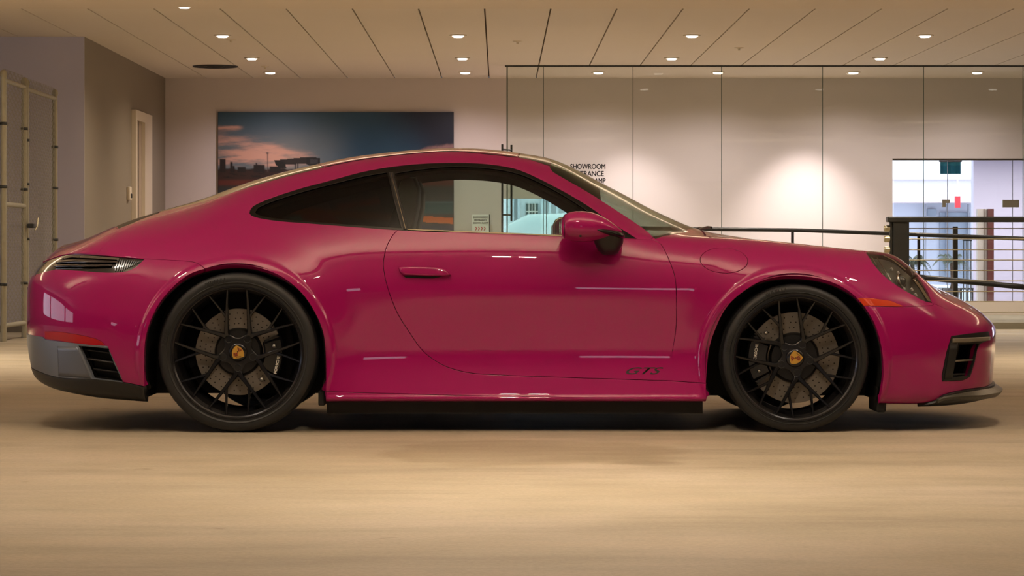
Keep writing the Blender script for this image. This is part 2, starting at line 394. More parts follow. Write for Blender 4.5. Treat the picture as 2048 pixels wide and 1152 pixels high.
sky = mixc(sky, L3(36, 74, 104), sm(.42, .62, u) * (1 - sm(300, 380, py) * .5)); sky = mixc(sky, L3(14, 24, 48), sm(.72, 1.0, u + .12 * (300 - py) / 75))
sky = mixc(sky, L3(126, 126, 124), sm(.0, .16, .16 - abs(u - .28)) * sm(250, 330, py))
cl = fbm(px / 28, py / 7, 3)
band = np.exp(-((py - 283 - (px - 437) * .12) / 22) ** 2) * (1 - sm(540, 600, px)) * .9 + np.exp(-((py - 318) / 17) ** 2) * (1 - sm(600, 670, px)) * 1.3 + np.exp(-((py - 255) / 5) ** 2) * (1 - sm(470, 500, px))
sky = mixc(sky, L3(214, 160, 140), sm(.15, .9, band * (.55 + .5 * cl)) * .85)
edge = 312 - (px - 740) * .17 + 5 * fbm(px / 12, py / 30, 5)
sky = mixc(sky, L3(150, 112, 112), sm(0, 8, py - edge) * sm(715, 745, px) * .8)
ground = L3(46, 26, 24) * np.ones(px.shape + (3,))
ground = mixc(ground, L3(16, 12, 14), sm(.2, .5, fbm(px / 9, py / 3, 9)))
img = mixc(sky, ground, sm(336, 340, py + 3 * fbm(px / 8, px * 0, 2)))
def rect(x0, x1, y0, y1, c, soft=1.2, a=1.):
    global img
    m = sm(x0 - soft, x0 + soft, px) * (1 - sm(x1 - soft, x1 + soft, px)) * sm(y0 - soft, y0 + soft, py) * (1 - sm(y1 - soft, y1 + soft, py))
    img = mixc(img, L3(*c), m * a)
def quad(pts, c, a=1.):
    global img
    P = np.array(pts, float); n = len(P); ins = np.zeros(px.shape, bool); j = n - 1
    for i in range(n):
        xi, yi = P[i]; xj, yj = P[j]
        with np.errstate(divide='ignore', invalid='ignore'):
            ins ^= ((yi > py) != (yj > py)) & (px < (xj - xi) * (py - yi) / (yj - yi + 1e-9) + xi)
        j = i
    img = mixc(img, L3(*c), ins * a)
for x0, x1, y0 in ((440, 452, 318), (461, 466, 324), (466, 470, 332), (476, 492, 334), (508, 530, 330), (540, 562, 333), (512, 515, 326), (508, 522, 330)): rect(x0, x1, y0, 345, (20, 14, 18))
rect(535, 536.5, 305, 345, (70, 55, 60)); rect(533, 538, 305, 308, (70, 55, 60))
rect(437, 907, 360, 372, (92, 36, 30), 3, .8)
# rear wing of the race car in the print and its blurred flank below
quad([(550, 321), (615, 314), (616, 327), (552, 331)], (34, 28, 28)); quad([(549, 320), (572, 325), (573, 336), (560, 336), (552, 330)], (16, 14, 16))
quad([(613, 314), (640, 316), (640, 332), (622, 333), (613, 328)], (14, 13, 15)); quad([(620, 318), (636, 319), (636, 328), (621, 328)], (48, 48, 54))
rect(590, 592.5, 326, 345, (20, 18, 20)); rect(595, 597.5, 326, 345, (20, 18, 20)); rect(582, 600, 340, 350, (26, 20, 22))
rect(437, 907, 372, 620, (40, 42, 44), 4)
rect(437, 907, 403, 407, (70, 96, 110), 1.5, .9); rect(437, 907, 407, 428, (34, 78, 84), 3, .8)
quad([(437, 405), (907, 436), (907, 448), (437, 420)], (206, 96, 30)); quad([(600, 430), (650, 424), (690, 446), (610, 448)], (190, 46, 34)); quad([(670, 410), (760, 396), (760, 408), (680, 418)], (196, 60, 34))
quad([(560, 446), (600, 428), (612, 448)], (170, 196, 180)); rect(437, 907, 450, 480, (16, 30, 62), 3); rect(437, 907, 480, 620, (52, 50, 50), 5)
me = bpy.data.meshes.new('mural_print')
X = mx0 + (px - 437) / 470 * (mx1 - mx0); Z = mz1 - (py - 225) / 395 * (mz1 - mz0)
vs = np.stack([X, np.full_like(X, BY - .045), Z], -1).reshape(-1, 3)
idx = np.arange(NX * NZ).reshape(NZ, NX); fs = np.stack([idx[:-1, :-1], idx[1:, :-1], idx[1:, 1:], idx[:-1, 1:]], -1).reshape(-1, 4)
me.from_pydata(vs.tolist(), [], fs.tolist())
ca = me.color_attributes.new('print', 'FLOAT_COLOR', 'POINT'); ca.data.foreach_set('color', np.concatenate([img.reshape(-1, 3), np.ones((NX * NZ, 1))], 1).ravel())
mm = bpy.data.materials.new('mural_ink'); mm.use_nodes = True; at = mm.node_tree.nodes.new('ShaderNodeAttribute'); at.attribute_name = 'print'
mm.node_tree.links.new(at.outputs['Color'], mm.node_tree.nodes['Principled BSDF'].inputs['Base Color']); mm.node_tree.nodes['Principled BSDF'].inputs['Roughness'].default_value = .45
me.materials.append(mm); me.update()
mural = empty('mural', (0, 0, 0)); tag(mural, 'wide framed photo print of a winged race car under a dusk sky', 'picture')
po = bpy.data.objects.new('print', me); C.objects.link(po); po.parent = mural
MB().box(mx0 - .004, mx1 + .004, BY - .043, BY - .001, mz0 - .004, mz1 + .004).build('backing_board', mat('mural_edge', lin(40, 34, 32), .6), mural)

# sign on the wall, low, beside the pull handles
sg = empty('wall_sign', W(961, 447.5, 32.0)); tag(sg, 'small white showroom entrance sign with four red chevrons on the wall', 'sign')
hw, hh = 17 * 32 / FPX, 18.5 * 32 / FPX
MB().box(-hw, hw, -.004, .02, -hh, hh).build('sign_plate', mat('sign_white', lin(240, 240, 236), .5), sg)
MB().box(hw, hw + .014, -.01, .02, -hh, hh).build('sign_edge', M_dark, sg)
for i, t in enumerate(('SHOWROOM', 'ENTRANCE', 'DOWN RAMP')):
    o = text_mesh('lettering', t, .030, mat('sign_grey', lin(120, 112, 112), .6), sg, fat=.0012); o.rotation_euler = (PI / 2, 0, 0); o.location = (0, -.006, hh * (.68 - .30 * i))
for i in range(4):
    x = -.055 + i * .035; b = MB(); z = -hh * .52; q = .022
    b.prism([(x - .012, z + q), (x, z + q), (x + .014, z), (x, z - q), (x - .012, z - q), (x + .002, z)], -.007, -.0045)
    b.build('chevron', mat('chevron_red', lin(196, 52, 60), .5), sg)
# pull handles of the glass door at the partition's left end
hd = empty('door_pull', (0, 0, 0)); tag(hd, 'tall pair of black bar handles at the left end of the glass partition', 'door handle')
xl, xr = (1004.5 - 1000) * 29.8 / FPX, (1023 - 1000) * 29.8 / FPX
MB().tube([(xl, GY - .09, .45), (xl, GY - .09, 2.0)], .012, 10).build('bar', M_blackm, hd)
MB().tube([(xr, GY + .09, 1.13), (xr, GY + .09, 2.0)], .012, 10).build('bar', M_blackm, hd)
for z in (1.94, 1.2): MB().tube([(xl, GY - .09, z), (xr, GY + .09, z)], .010, 8).build('cross_bar', M_blackm, hd)

# ------------------------------------------------------------------ chain link gate and fence at the left
def fence(name, xa, ya_, yb_, hgt, label, mid=None, bands=()):
    t = empty(name, (0, 0, 0)); tag(t, label, 'fence')
    for y in (ya_, yb_):
        b = MB(); b.tube([(xa, y, 0), (xa, y, hgt), (xa, y, hgt + .012)], [.026, .026, .03], 12)
        b.build('post', M_galv, t)
        MB().lathe([(.001, .04), (.02, .034), (.03, .016), (.032, 0), (.032, -.02)], 14, 'Z').build('post_cap', M_galv, t).location = (xa, y, hgt)
    for z in [.14, hgt - .05] + ([mid] if mid else []):
        MB().tube([(xa, ya_, z), (xa, yb_, z)], .021, 10).build('rail', M_galv, t)
    b = MB(); pitch = .062; z0, z1 = .14, hgt + .05; L_ = yb_ - ya_ - .05; H_ = z1 - z0; yy0 = ya_ + .025
    n = int((L_ + H_) / pitch)
    for s in (1, -1):
        for i in range(-int(H_ / pitch) - 1, int(L_ / pitch) + 2):
            y0 = i * pitch; a = max(0, -y0); c = min(H_, L_ - y0)
            if c - a < .02: continue
            pa = (y0 + a, a); pb = (y0 + c, c)
            if s < 0: pa = (L_ - pa[0], pa[1]); pb = (L_ - pb[0], pb[1])
            b.tube([(xa + .003 * s, yy0 + pa[0], z0 + pa[1]), (xa + .003 * s, yy0 + pb[0], z0 + pb[1])], .0016, 3, cap=False)
    o = b.build('chain_link', M_galv, t); o['kind'] = 'stuff'
    for y in (ya_, yb_):
        for z in bands:
            MB().lathe([(.03, -.012), (.034, -.012), (.034, .012), (.03, .012)], 12, 'Z').build('band', M_dark, t).location = (xa, y, z)
    return t
FX = -4.32
fence('gate', FX, 22.86 - CAMD, 23.86 - CAMD, 2.33, 'galvanised chain link gate with a middle rail, left of the fence', 1.2, (.5, 1.35, 1.9))
fence('fence_panel', FX, 23.95 - CAMD, 25.5 - CAMD, 2.32, 'tall galvanised chain link fence panel between gate and wall corner', None, (.45, .9, 1.4, 1.8))
lt = empty('gate_latch', (FX + .065, 23.86 - CAMD, 1.02)); tag(lt, 'small steel fork latch on the chain link gate post', 'latch')
MB().cbox(-.03, .03, -.05, .05, -.02, .02, .006).build('latch_body', M_dark, lt)
MB().tube([(.03, 0, -.04), (.05, .02, 0), (.05, .05, .07)], .008, 8).build('latch_fork', M_steel, lt)
structure(MB().box(-15, XL - .1, 13.1, 13.43, 0, .06).build('trim_1', M_wallG))

# ------------------------------------------------------------------ railings at the right
def zat(py, d): return CAMH + (500 - py) * d / FPX
def xat(px, d): return (px - 1000) * d / FPX
D = 26.8; Yr = D - CAMD
structure(MB().box(3.2, 15, Yr - .22, GY - .09, 0, .065).build('trim_2', mat('kerb_concrete', lin(140, 134, 116), .8, noise=.08, bscale=4)))
cr = empty('cable_railing', (0, 0, 0)); tag(cr, 'charcoal steel railing strung with eight thin horizontal cables', 'railing')
p0, p1 = xat(1785, D), xat(1817, D)
MB().cbox(p0, p1, Yr - .055, Yr + .055, .065, zat(443, D), .008).build('end_post', M_dark, cr)
MB().cbox(xat(1779, D), p0 - .002, Yr - .035, Yr + .035, .065, zat(443, D), .006).build('post_plate', M_dark, cr)
MB().cbox(xat(1773.5, D), 14.5, Yr - .07, Yr + .07, zat(444.5, D), zat(433.5, D), .012).build('top_rail', M_dark, cr)
MB().cbox(13.0, 13.2, Yr - .055, Yr + .055, .065, zat(443, D), .008).build('end_post', M_dark, cr)
for py in (457, 478, 499.5, 520, 541, 562, 583, 603, 624):
    z = zat(py, D)
    MB().tube([(xat(1779, D), Yr, z), (13.1, Yr, z)], .0052, 8).build('cable', M_steel, cr)
    b = MB(); b.tube([(xat(1768, D), Yr, z), (xat(1770, D), Yr, z), (xat(1771, D), Yr, z), (xat(1780, D), Yr, z)], [.026, .034, .034, .034], 12)
    b.build('cable_fitting', M_steel, cr)
# ramp handrail, sloping down to the right and towards us
hr = empty('ramp_handrail', (0, 0, 0)); tag(hr, 'thin black handrail sloping down the ramp behind the cable railing', 'railing')
MB().tube([W(1250, 456, 29.55), W(1390, 458, 29.3), W(1600, 460.5, 28.75), W(1830, 469, 28.0), W(2048, 477.5, 27.35), W(2250, 488, 26.9 + .15)], .022, 10).build('top_rail', M_blackm, hr)
MB().tube([W(1600, 541, 28.75), W(1830, 553.5, 28.0), W(2048, 574, 27.35), W(2250, 594, 27.05)], .030, 10).build('lower_rail', M_blackm, hr)
for px_, d, py_ in ((1585, 28.8, 462), (1837.5, 28.0, 470), (2120, 27.2, 482)):
    p = W(px_, py_, d); MB().tube([(p.x, p.y, .065), (p.x, p.y, p.z)], .017, 10).build('post', M_blackm, hr)
bp_ = MB().cbox(xat(1906, 28.3), xat(1915, 28.3), 28.3 - CAMD - .03, 28.3 - CAMD + .03, .065, zat(453, 28.3), .005).build('bollard_post', M_dark)
tag(bp_, 'square dark steel post standing alone behind the cable railing', 'post')

# ------------------------------------------------------------------ beyond the lobby opening
D2 = 45.0; Y2 = D2 - CAMD
M_lav = mat('hall_paint', lin(196, 188, 202), .6); M_blue = mat('hall_grey', lin(196, 197, 212), .5)
structure(MB().box(4.45, 16, BY + .2, 40 - CAMD, -.2, 0).build('floor_hall', mat('hall_floor', lin(206, 204, 214), .4)))
o = structure(MB().box(xat(1947, 40), 16, 40 - CAMD, 40 - CAMD + .2, 0, 3.4).build('wall_hall', M_lav))
structure(MB().box(4.4, 16, BY + .2, 40 - CAMD, 2.25, 2.4).build('ceiling_hall', M_lav))
structure(MB().box(4.5, 4.7, BY + .2, 33 - CAMD, 0, 2.25).build('wall_hall_left', M_lav))
# daylit facade of the building across the court
structure(MB().box(4.46, 18, 40 - CAMD, 64 - CAMD, -1.4, -1.2).build('floor_yard', mat('court_floor', lin(226, 232, 236), .6)))
fb = empty('court_building', (0, 0, 0)); tag(fb, 'pale building across the court with a bright upper band', 'building')
MB().box(xat(1700, 62), xat(2010, 62), 62 - CAMD, 62.5 - CAMD, -1.2, zat(405, 62)).build('wall', M_blue, fb)
MB().box(xat(1700, 61), xat(2010, 61), 61 - CAMD, 62 - CAMD, zat(405, 61), zat(393, 61)).build('soffit', mat('soffit_pink', lin(230, 206, 206), .6), fb)
MB().box(xat(1700, 61.5), xat(2010, 61.5), 61.5 - CAMD, 62.5 - CAMD, zat(393, 61.5), zat(300, 61.5)).build('upper_wall', mat('upper_white', lin(250, 250, 252), .5), fb)
MB().box(xat(1700, 61), xat(2010, 61), 61.3 - CAMD, 61.5 - CAMD, zat(361, 61.5), zat(359, 61.5)).build('ledge', M_lav, fb)
for a_, b2, c_, d_ in ((1855, 1873, 431, 418), (1880, 1940, 560, 425)):
    f = MB().box(xat(a_, 61.9), xat(b2, 61.9), 61.9 - CAMD, 62 - CAMD, zat(c_, 61.9), zat(d_, 61.9)).build('window', mat('grey_pane', lin(140, 148, 164), .3), fb)
for x_ in (1850, 1893, 1936): MB().box(xat(x_, 61.8), xat(x_ + 2, 61.8), 61.75 - CAMD, 61.9 - CAMD, -1.2, zat(408, 61.8)).build('mullion', mat('mullion_grey', lin(150, 150, 160), .4), fb)
# glass doors set in the opening, with patch fittings
gd = structure(empty('door_2', (0, BY + .1, 0)))
de = [xat(p, 32.2) for p in (1787, 1895, 2025, 2130)]
for a_, b2 in zip(de[:-1], de[1:]): MB().box(a_ + .003, b2 - .003, -.005, .005, .02, oz1 - .02).build('pane', thin_glass('door_glass', (.95, .96, .97, 1)), gd)
for e in de[1:3]: MB().box(e - .004, e + .004, -.006, .006, .02, oz1 - .02).build('glass_joint', mat('joint_grey', lin(120, 118, 128), .4), gd)
MB().box(ox0, 15, -.03, .03, oz1 - .02, oz1).build('head_track', mat('track_tan', lin(120, 108, 102), .4), gd)
brass = mat('patch_bronze', lin(150, 138, 118), .35, metal=.5)
MB().box(xat(1887, 32.1), xat(1902, 32.1), -.02, .02, zat(406, 32.1), zat(399, 32.1)).build('patch_fitting', brass, gd)
MB().box(xat(1887, 32.1), xat(1894, 32.1), -.021, .021, zat(414, 32.1), zat(406.1, 32.1)).build('patch_fitting', brass, gd)
MB().box(xat(2008, 32.1), xat(2041, 32.1), -.02, .02, zat(414.5, 32.1), zat(399.5, 32.1)).build('patch_fitting', brass, gd)
# things in the hall
bn = empty('hanging_banner', W(1901, 321, 33.5)); tag(bn, 'teal banner hanging from a rod behind the glass doors', 'banner')
s_ = 33.5 / FPX
MB().box(-.006, .006, -.006, .006, 0, 2.25 - bn.location.z).build('hanger', M_white, bn)
MB().box(-22.5 * s_, 22.5 * s_, -.02, .02, -3 * s_, 0).build('rod', mat('rod_grey', lin(150, 140, 140), .5), bn)
b = MB(); nn = 12
for i in range(nn):
    x0, x1 = (-20.5 + 41 * i / nn) * s_, (-20.5 + 41 * (i + 1) / nn) * s_; y = .01 * math.sin(i * 1.3); y_ = .01 * math.sin((i + 1) * 1.3)
    b.add([(x0, y, -3 * s_), (x1, y_, -3 * s_), (x1, y_, (-10 - .8 * math.sin(i)) * s_), (x0, y, (-10 - .8 * math.sin(i - 1)) * s_)], [(0, 1, 2, 3)])
b.build('cloth_top', mat('teal', lin(80, 190, 208), .6), bn)
b = MB()
for i in range(nn):
    x0, x1 = (-20.5 + 41 * i / nn) * s_, (-20.5 + 41 * (i + 1) / nn) * s_; y = .01 * math.sin(i * 1.3); y_ = .01 * math.sin((i + 1) * 1.3)
    b.add([(x0, y, (-10 - .8 * math.sin(i - 1)) * s_), (x1, y_, (-10 - .8 * math.sin(i)) * s_), (x1, y_, -27 * s_), (x0, y, -27 * s_)], [(0, 1, 2, 3)])
b.build('cloth_bottom', mat('teal_dark', lin(52, 158, 182), .6), bn)
ex = empty('exit_sign', W(1915, 404, 39.2)); tag(ex, 'small glowing red exit sign in the hall beyond the doors', 'sign')
MB().box(-.038, .038, -.03, .03, -.085, .085).build('sign_box', mat('exit_red', lin(150, 14, 24), .5, emit=(1, .10, .16, 1), estr=.75), ex)
MB().box(-.01, .01, -.01, .01, .085, 2.25 - W(1915, 404, 39.2).z).build('hanger', M_white, ex)
cl_ = empty('brown_column', W(1979, 600, 36)); cl_.location.z = 0; tag(cl_, 'slim reddish brown column with a beige casing at its left', 'column')
s_ = 36 / FPX; top = zat(418, 36)
MB().box(-5.5 * s_, 6 * s_, -.1, .1, 0, top).build('shaft', mat('brown_wood', lin(96, 44, 34), .5), cl_)
MB().box(-24 * s_, -5.6 * s_, .0, .1, 0, top).build('casing', mat('beige', lin(206, 192, 176), .6), cl_)
MB().box(-12 * s_, -9 * s_, -.015, 0, 0, top).build('casing_strip', mat('beige_dark', lin(150, 134, 118), .6), cl_)
# potted palms
def palm(px_, d, h, label):
    t = empty('potted_palm', (xat(px_, d), d - CAMD, 0)); tag(t, label, 'plant', 'palms in the hall')
    MB().lathe([(.001, 0), (.09, 0), (.12, .2), (.125, .24), (.11, .24), (.10, .2), (.001, .2)], 20, 'Z').build('pot', mat('pot', lin(90, 84, 80), .6), t)
    MB().tube([(0, 0, .19), (.02, 0, h * .5), (0, 0, h)], [.04, .03, .025], 8).build('trunk', mat('palm_trunk', lin(84, 66, 50), .8), t)
    rng = random.Random(px_)
    g = mat('palm_green_hazed', lin(128, 138, 120), .5)  # leaf green paled to carry the haze of the glass in front
    for i in range(11):
        a = i * 2.4; L_ = .22 + rng.random() * .08; up = .18 + rng.random() * .2; b = MB(); pts = []
        for k in range(7):
            q = k / 6; pts.append((math.cos(a) * L_ * q, math.sin(a) * L_ * q * .7, h + up * q - .34 * q * q * (1.2 - up)))
        b.tube(pts, [.008 - .001 * k for k in range(7)], 4)
        for k in range(1, 14):
            q = k / 13.; j = min(int(q * 6), 5); f = q * 6 - j; p = Vector(pts[j]).lerp(Vector(pts[j + 1]), f)
            for s in (-1, 1):
                dx, dy = -math.sin(a) * s, math.cos(a) * s; l = .10 * (1.1 - q)
                e = p + Vector((math.cos(a) * l * .7 + dx * l, math.sin(a) * l * .7 + dy * l, -l * .5)); mid = p.lerp(e, .5) + Vector((0, 0, .015))
                b.add([p, mid + Vector((0, 0, .008)), e, mid - Vector((0, 0, .008))], [(0, 1, 2, 3)])
        b.build('frond', g, t)
    return t
palm(1824, 34.5, .62, 'potted palm close behind the thick railing post')
palm(1903, 38.2, .62, 'paler potted palm farther back in the hall')
# dark slatted crate-like bench and tall dark frame in the hall
bt = empty('bench', (xat(1912, 40.2), 40.2 - CAMD, 0)); tag(bt, 'low dark slatted bench in front of the pale car', 'bench')
s_ = 40.2 / FPX
MB().cbox(-32 * s_, 32 * s_, -.2, .2, zat(579, 40.2), zat(575.5, 40.2), .006).build('bench_top', M_blackm, bt)
for i in range(6):
    x = (-30 + 12 * i) * s_; MB().box(x - 2 * s_, x + 2 * s_, -.18, -.14, 0, zat(579, 40.2)).build('leg', M_blackm, bt)
fr = empty('display_frame', (xat(1934, 37), 37 - CAMD, 0)); tag(fr, 'narrow upright dark metal frame standing in the hall', 'frame')
s_ = 37 / FPX
for x in (-7, -1, 3, 8.5): MB().box((x - .7) * s_, (x + .7) * s_, -.02 + .03 * (x > 0), .02 + .03 * (x > 0), 0, zat(480, 37)).build('upright', M_dark, fr)
MB().box(-8 * s_, 9.5 * s_, -.02, .05, zat(482, 37), zat(479.5, 37)).build('cross_bar', M_dark, fr)
# parked pale car seen through the doors (upper body only shows, whole body built)
def parked(name, loc, col, label, L_=4.2, flip=1):
    t = empty(name, loc); tag(t, label, 'car')
    m = mat(name + '_paint', col, .35, coat=.6)
    st = [(-2.1, .35, .62, .6), (-2.0, .3, .82, .78), (-1.2, .25, .92, .88), (0, .25, .94, .9), (1.1, .25, .90, .88), (1.9, .28, .74, .8), (2.1, .36, .6, .62)]
    rings = []
    for (x, z0, z1, wd) in st:
        rings.append([(x, wd * c, (z0 + z1) / 2 + (z1 - z0) / 2 * s) for c, s in [(math.copysign(abs(math.cos(a)) ** .4, math.cos(a)), math.copysign(abs(math.sin(a)) ** .4, math.sin(a))) for a in np.linspace(0, 2 * PI, 24, endpoint=False)]])
    recalc(MB().loft(rings).build('body', m, t))
    rings = []
    for (x, z1, wd) in [(-1.8, .92, .72), (-1.2, 1.25, .66), (-.5, 1.42, .62), (.2, 1.4, .62), (.9, 1.05, .68), (1.25, .9, .72)]:
        rings.append([(x, wd * c * (1 if s < 0 else .85), .86 + (z1 - .86) * max(s, 0)) for c, s in [(math.copysign(abs(math.cos(a)) ** .5, math.cos(a)), math.copysign(abs(math.sin(a)) ** .5, math.sin(a))) for a in np.linspace(0, 2 * PI, 24, endpoint=False)]])
    recalc(MB().loft(rings).build('cabin', mat('car_glass_blue', lin(206, 222, 230), .15), t))
    for x in (-1.35, 1.3):
        for y in (-.84, .84):
            MB().lathe([(.001, -.1), (.2, -.1), (.31, -.1), (.33, -.07), (.33, .07), (.31, .1), (.2, .1), (.001, .1)], 28).build('wheel', M_blackm, t).location = (x, y, .33)
    t.scale = (flip, 1, 1)
    return t
parked('parked_car', (xat(1885, 45), 45 - CAMD, -1.2), lin(196, 214, 224), 'pale blue parked car low behind the slatted bench')
# bright court seen through the car's windows: white facade, dark window, white car
structure(MB().box(-3.5, 4.2, 50 - CAMD, 50.3 - CAMD, 0, 3.4).build('wall_court', mat('court_white', lin(240, 246, 250), .6)))
cw = empty('court_window', (xat(1064, 49.9), 49.95 - CAMD, zat(423, 49.9))); tag(cw, 'dark window with white bars in the white facade outside', 'window')
s_ = 49.9 / FPX
MB().box(-12 * s_, 12 * s_, .0, .05, -15 * s_, 16 * s_).build('pane', mat('court_pane', lin(90, 104, 100), .2), cw)
for i in (-1, 0, 1): MB().box((i * 6 - .8) * s_, (i * 6 + .8) * s_, -.03, 0, -15 * s_, 16 * s_).build('bar', M_white, cw)
MB().box(-12 * s_, 12 * s_, -.035, -.002, -1, 1).build('bar', M_white, cw).scale = (1, 1, s_ * 1.2)
for px_ in (1023, 1035, 1082, 1097, 1112, 1128):
    structure(MB().box(xat(px_, 49.8), xat(px_ + 5, 49.8), 49.8 - CAMD, 49.98 - CAMD, 1.2, 3.2).build('trim_3', mat('pilaster', lin(196, 208, 220), .6)))
parked('white_car', (xat(1080, 44), 44 - CAMD, 0), lin(244, 248, 250), 'white car parked outside, seen through the near car windows', flip=-1)
structure(MB().box(-3.8, 4.45, BY + .2, 52 - CAMD, -.2, -.002).build('floor_court', mat('court_floor', lin(226, 232, 236), .6)))
w1 = structure(empty('window_2', (0, BY + .1, 0)))
for a_, b2 in ((wx0, xat(1093, 32.2)), (xat(1093, 32.2), wx1)):
    MB().box(a_ + .005, b2 - .005, -.004, .004, wz0, wz1).build('pane', thin_glass('door_glass', (.95, .96, .97, 1)), w1)
MB().box(xat(1093, 32.2) - .005, xat(1093, 32.2) + .005, -.01, .01, wz0, wz1).build('mullion', M_dark, w1)
# ------------------------------------------------------------------ the sports car: one smooth body surface, cut into panels
def pchip(x, y, xq):
    """x (n), y (n, ...) -> values at xq (m, ...), monotone cubic"""
    x = np.asarray(x, float); y = np.asarray(y, float); h = np.diff(x); sh = (-1,) + (1,) * (y.ndim - 1)
    d = np.diff(y, axis=0) / h.reshape(sh); m = np.zeros_like(y)
    w1 = (2 * h[1:] + h[:-1]).reshape(sh); w2 = (h[1:] + 2 * h[:-1]).reshape(sh)
    with np.errstate(divide='ignore', invalid='ignore'):
        mm = (w1 + w2) / (w1 / d[:-1] + w2 / d[1:])
    m[1:-1] = np.where(d[:-1] * d[1:] > 0, mm, 0); m[0] = d[0]; m[-1] = d[-1]
    xq = np.asarray(xq, float); k = np.clip(np.searchsorted(x, xq) - 1, 0, len(x) - 2); t = ((xq - x[k]) / h[k]).reshape(sh); hh = h[k].reshape(sh)
    return (2*t**3 - 3*t**2 + 1) * y[k] + (t**3 - 2*t**2 + t) * hh * m[k] + (-2*t**3 + 3*t**2) * y[k+1] + (t**3 - t**2) * hh * m[k+1]
def gauss(a, sig, axis, lo, hi):
    """gaussian blur, lo/hi: +1 even mirror, -1 odd mirror about 0, 0 odd about the end value"""
    r = int(3 * sig) + 1; a = np.moveaxis(a, axis, 0)
    def pad(b, mode):
        if mode == 1: return b[1:r + 1][::-1]
        if mode == -1: return -b[1:r + 1][::-1]
        return 2 * b[:1] - b[1:r + 1][::-1]
    L_ = pad(a, lo); R_ = pad(a[::-1], hi)[::-1]; e = np.concatenate([L_, a, R_], 0)
    k = np.exp(-.5 * (np.arange(-r, r + 1) / sig) ** 2); k /= k.sum()
    out = sum(k[i] * e[i:i + a.shape[0]] for i in range(2 * r + 1)); return np.moveaxis(out, 0, axis)
XS = [-2.18, -1.95, -1.70, -1.4, -1.15, -.9, -.6, -.2, .2, .5, .75, .95, 1.15, 1.4, 1.65, 1.85, 2.0, 2.2, 2.32]
ROWZ = [
 [.215, .175, .145, .13, .13, .13, .13, .13, .13, .13, .13, .13, .13, .13, .122, .118, .120, .135, .15],
 [.235, .190, .155, .14, .14, .135, .135, .135, .135, .135, .135, .135, .135, .135, .13, .126, .13, .145, .165],
 [.30, .27, .25, .22, .21, .21, .21, .21, .21, .21, .21, .21, .21, .21, .21, .21, .21, .21, .215],
 [.39, .37, .35, .34, .33, .33, .33, .33, .33, .33, .33, .33, .33, .33, .33, .325, .29, .275, .255],
 [.47, .47, .47, .48, .48, .48, .48, .48, .48, .48, .48, .48, .48, .48, .47, .43, .37, .335, .305],
 [.55, .57, .585, .61, .63, .63, .63, .63, .63, .63, .63, .63, .615, .60, .575, .52, .44, .385, .345],
 [.63, .665, .685, .72, .75, .755, .76, .76, .76, .76, .76, .75, .73, .71, .67, .59, .49, .425, .375],
 [.675, .725, .765, .81, .855, .87, .8775, .875, .873, .868, .845, .835, .82, .795, .755, .64, .53, .46, .40],
 [.71, .77, .835, .885, .935, .965, .99, 1.02, 1.00, .925, .868, .86, .848, .823, .793, .675, .565, .49, .42],
 [.745, .80, .885, .945, 1.02, 1.07, 1.12, 1.175, 1.12, .985, .888, .866, .842, .810, .772, .695, .60, .51, .43],
 [.77, .825, .92, .99, 1.085, 1.155, 1.212, 1.248, 1.195, 1.05, .93, .874, .840, .803, .755, .692, .622, .527, .436],
 [.79, .845, .945, 1.03, 1.12, 1.187, 1.243, 1.273, 1.232, 1.095, .965, .887, .853, .815, .762, .702, .638, .537, .441],
 [.800, .852, .955, 1.04, 1.13, 1.195, 1.25, 1.279, 1.24, 1.105, .975, .893, .858, .820, .766, .706, .642, .54, .4455]]
ROWY = [
 [.72, .80, .80, .80, .80, .80, .80, .80, .80, .80, .80, .80, .80, .80, .82, .82, .84, .86, .86],
 [.84, .885, .895, .90, .91, .90, .888, .885, .885, .885, .885, .885, .885, .885, .89, .89, .89, .89, .89],
 [.88, .905, .912, .92, .92, .898, .872, .862, .860, .860, .86, .862, .872, .89, .90, .90, .90, .90, .90],
 [.90, .915, .92, .925, .926, .90, .855, .838, .836, .836, .837, .845, .868, .897, .903, .903, .90, .90, .90],
 [.905, .92, .923, .925, .926, .902, .864, .848, .846, .846, .847, .852, .875, .897, .90, .90, .90, .90, .90],
 [.905, .91, .91, .915, .915, .90, .871, .861, .860, .860, .858, .86, .872, .89, .888, .89, .89, .89, .89],
 [.88, .885, .885, .875, .868, .858, .848, .842, .838, .832, .828, .830, .835, .845, .845, .86, .87, .87, .87],
 [.84, .835, .83, .80, .775, .785, .79, .79, .785, .775, .755, .74, .735, .74, .74, .78, .82, .83, .84],
 [.78, .76, .74, .70, .68, .70, .715, .71, .70, .712, .68, .64, .62, .62, .62, .69, .74, .76, .78],
 [.67, .65, .62, .58, .585, .60, .61, .60, .60, .63, .595, .555, .54, .53, .52, .58, .62, .64, .66],
 [.48, .48, .47, .45, .46, .475, .485, .49, .50, .475, .46, .45, .44, .42, .41, .46, .48, .50, .52],
 [.25, .25, .25, .24, .25, .25, .25, .25, .25, .25, .25, .25, .25, .24, .24, .25, .26, .27, .28],
 [0] * 19]
XF = [2.285, 2.292, 2.296, 2.300, 2.305, 2.309, 2.312, 2.315, 2.317, 2.318, 2.318, 2.318, 2.318]
XR = [-2.12, -2.15, -2.168, -2.18, -2.184, -2.184, -2.182, -2.165, -2.138, -2.105, -2.085, -2.068, -2.062]
SROW = np.array([0, .06, .14, .26, .41, .56, .70, .83, .99, 1.15, 1.28, 1.52, 1.77])
XB1, XB0 = 1.62, -1.66
LT, LM, LN = 1.13, XB1 - XB0, 1.22                        # arc lengths: tail, middle, nose
NT, NM, NN = 170, 520, 190; NS = 330
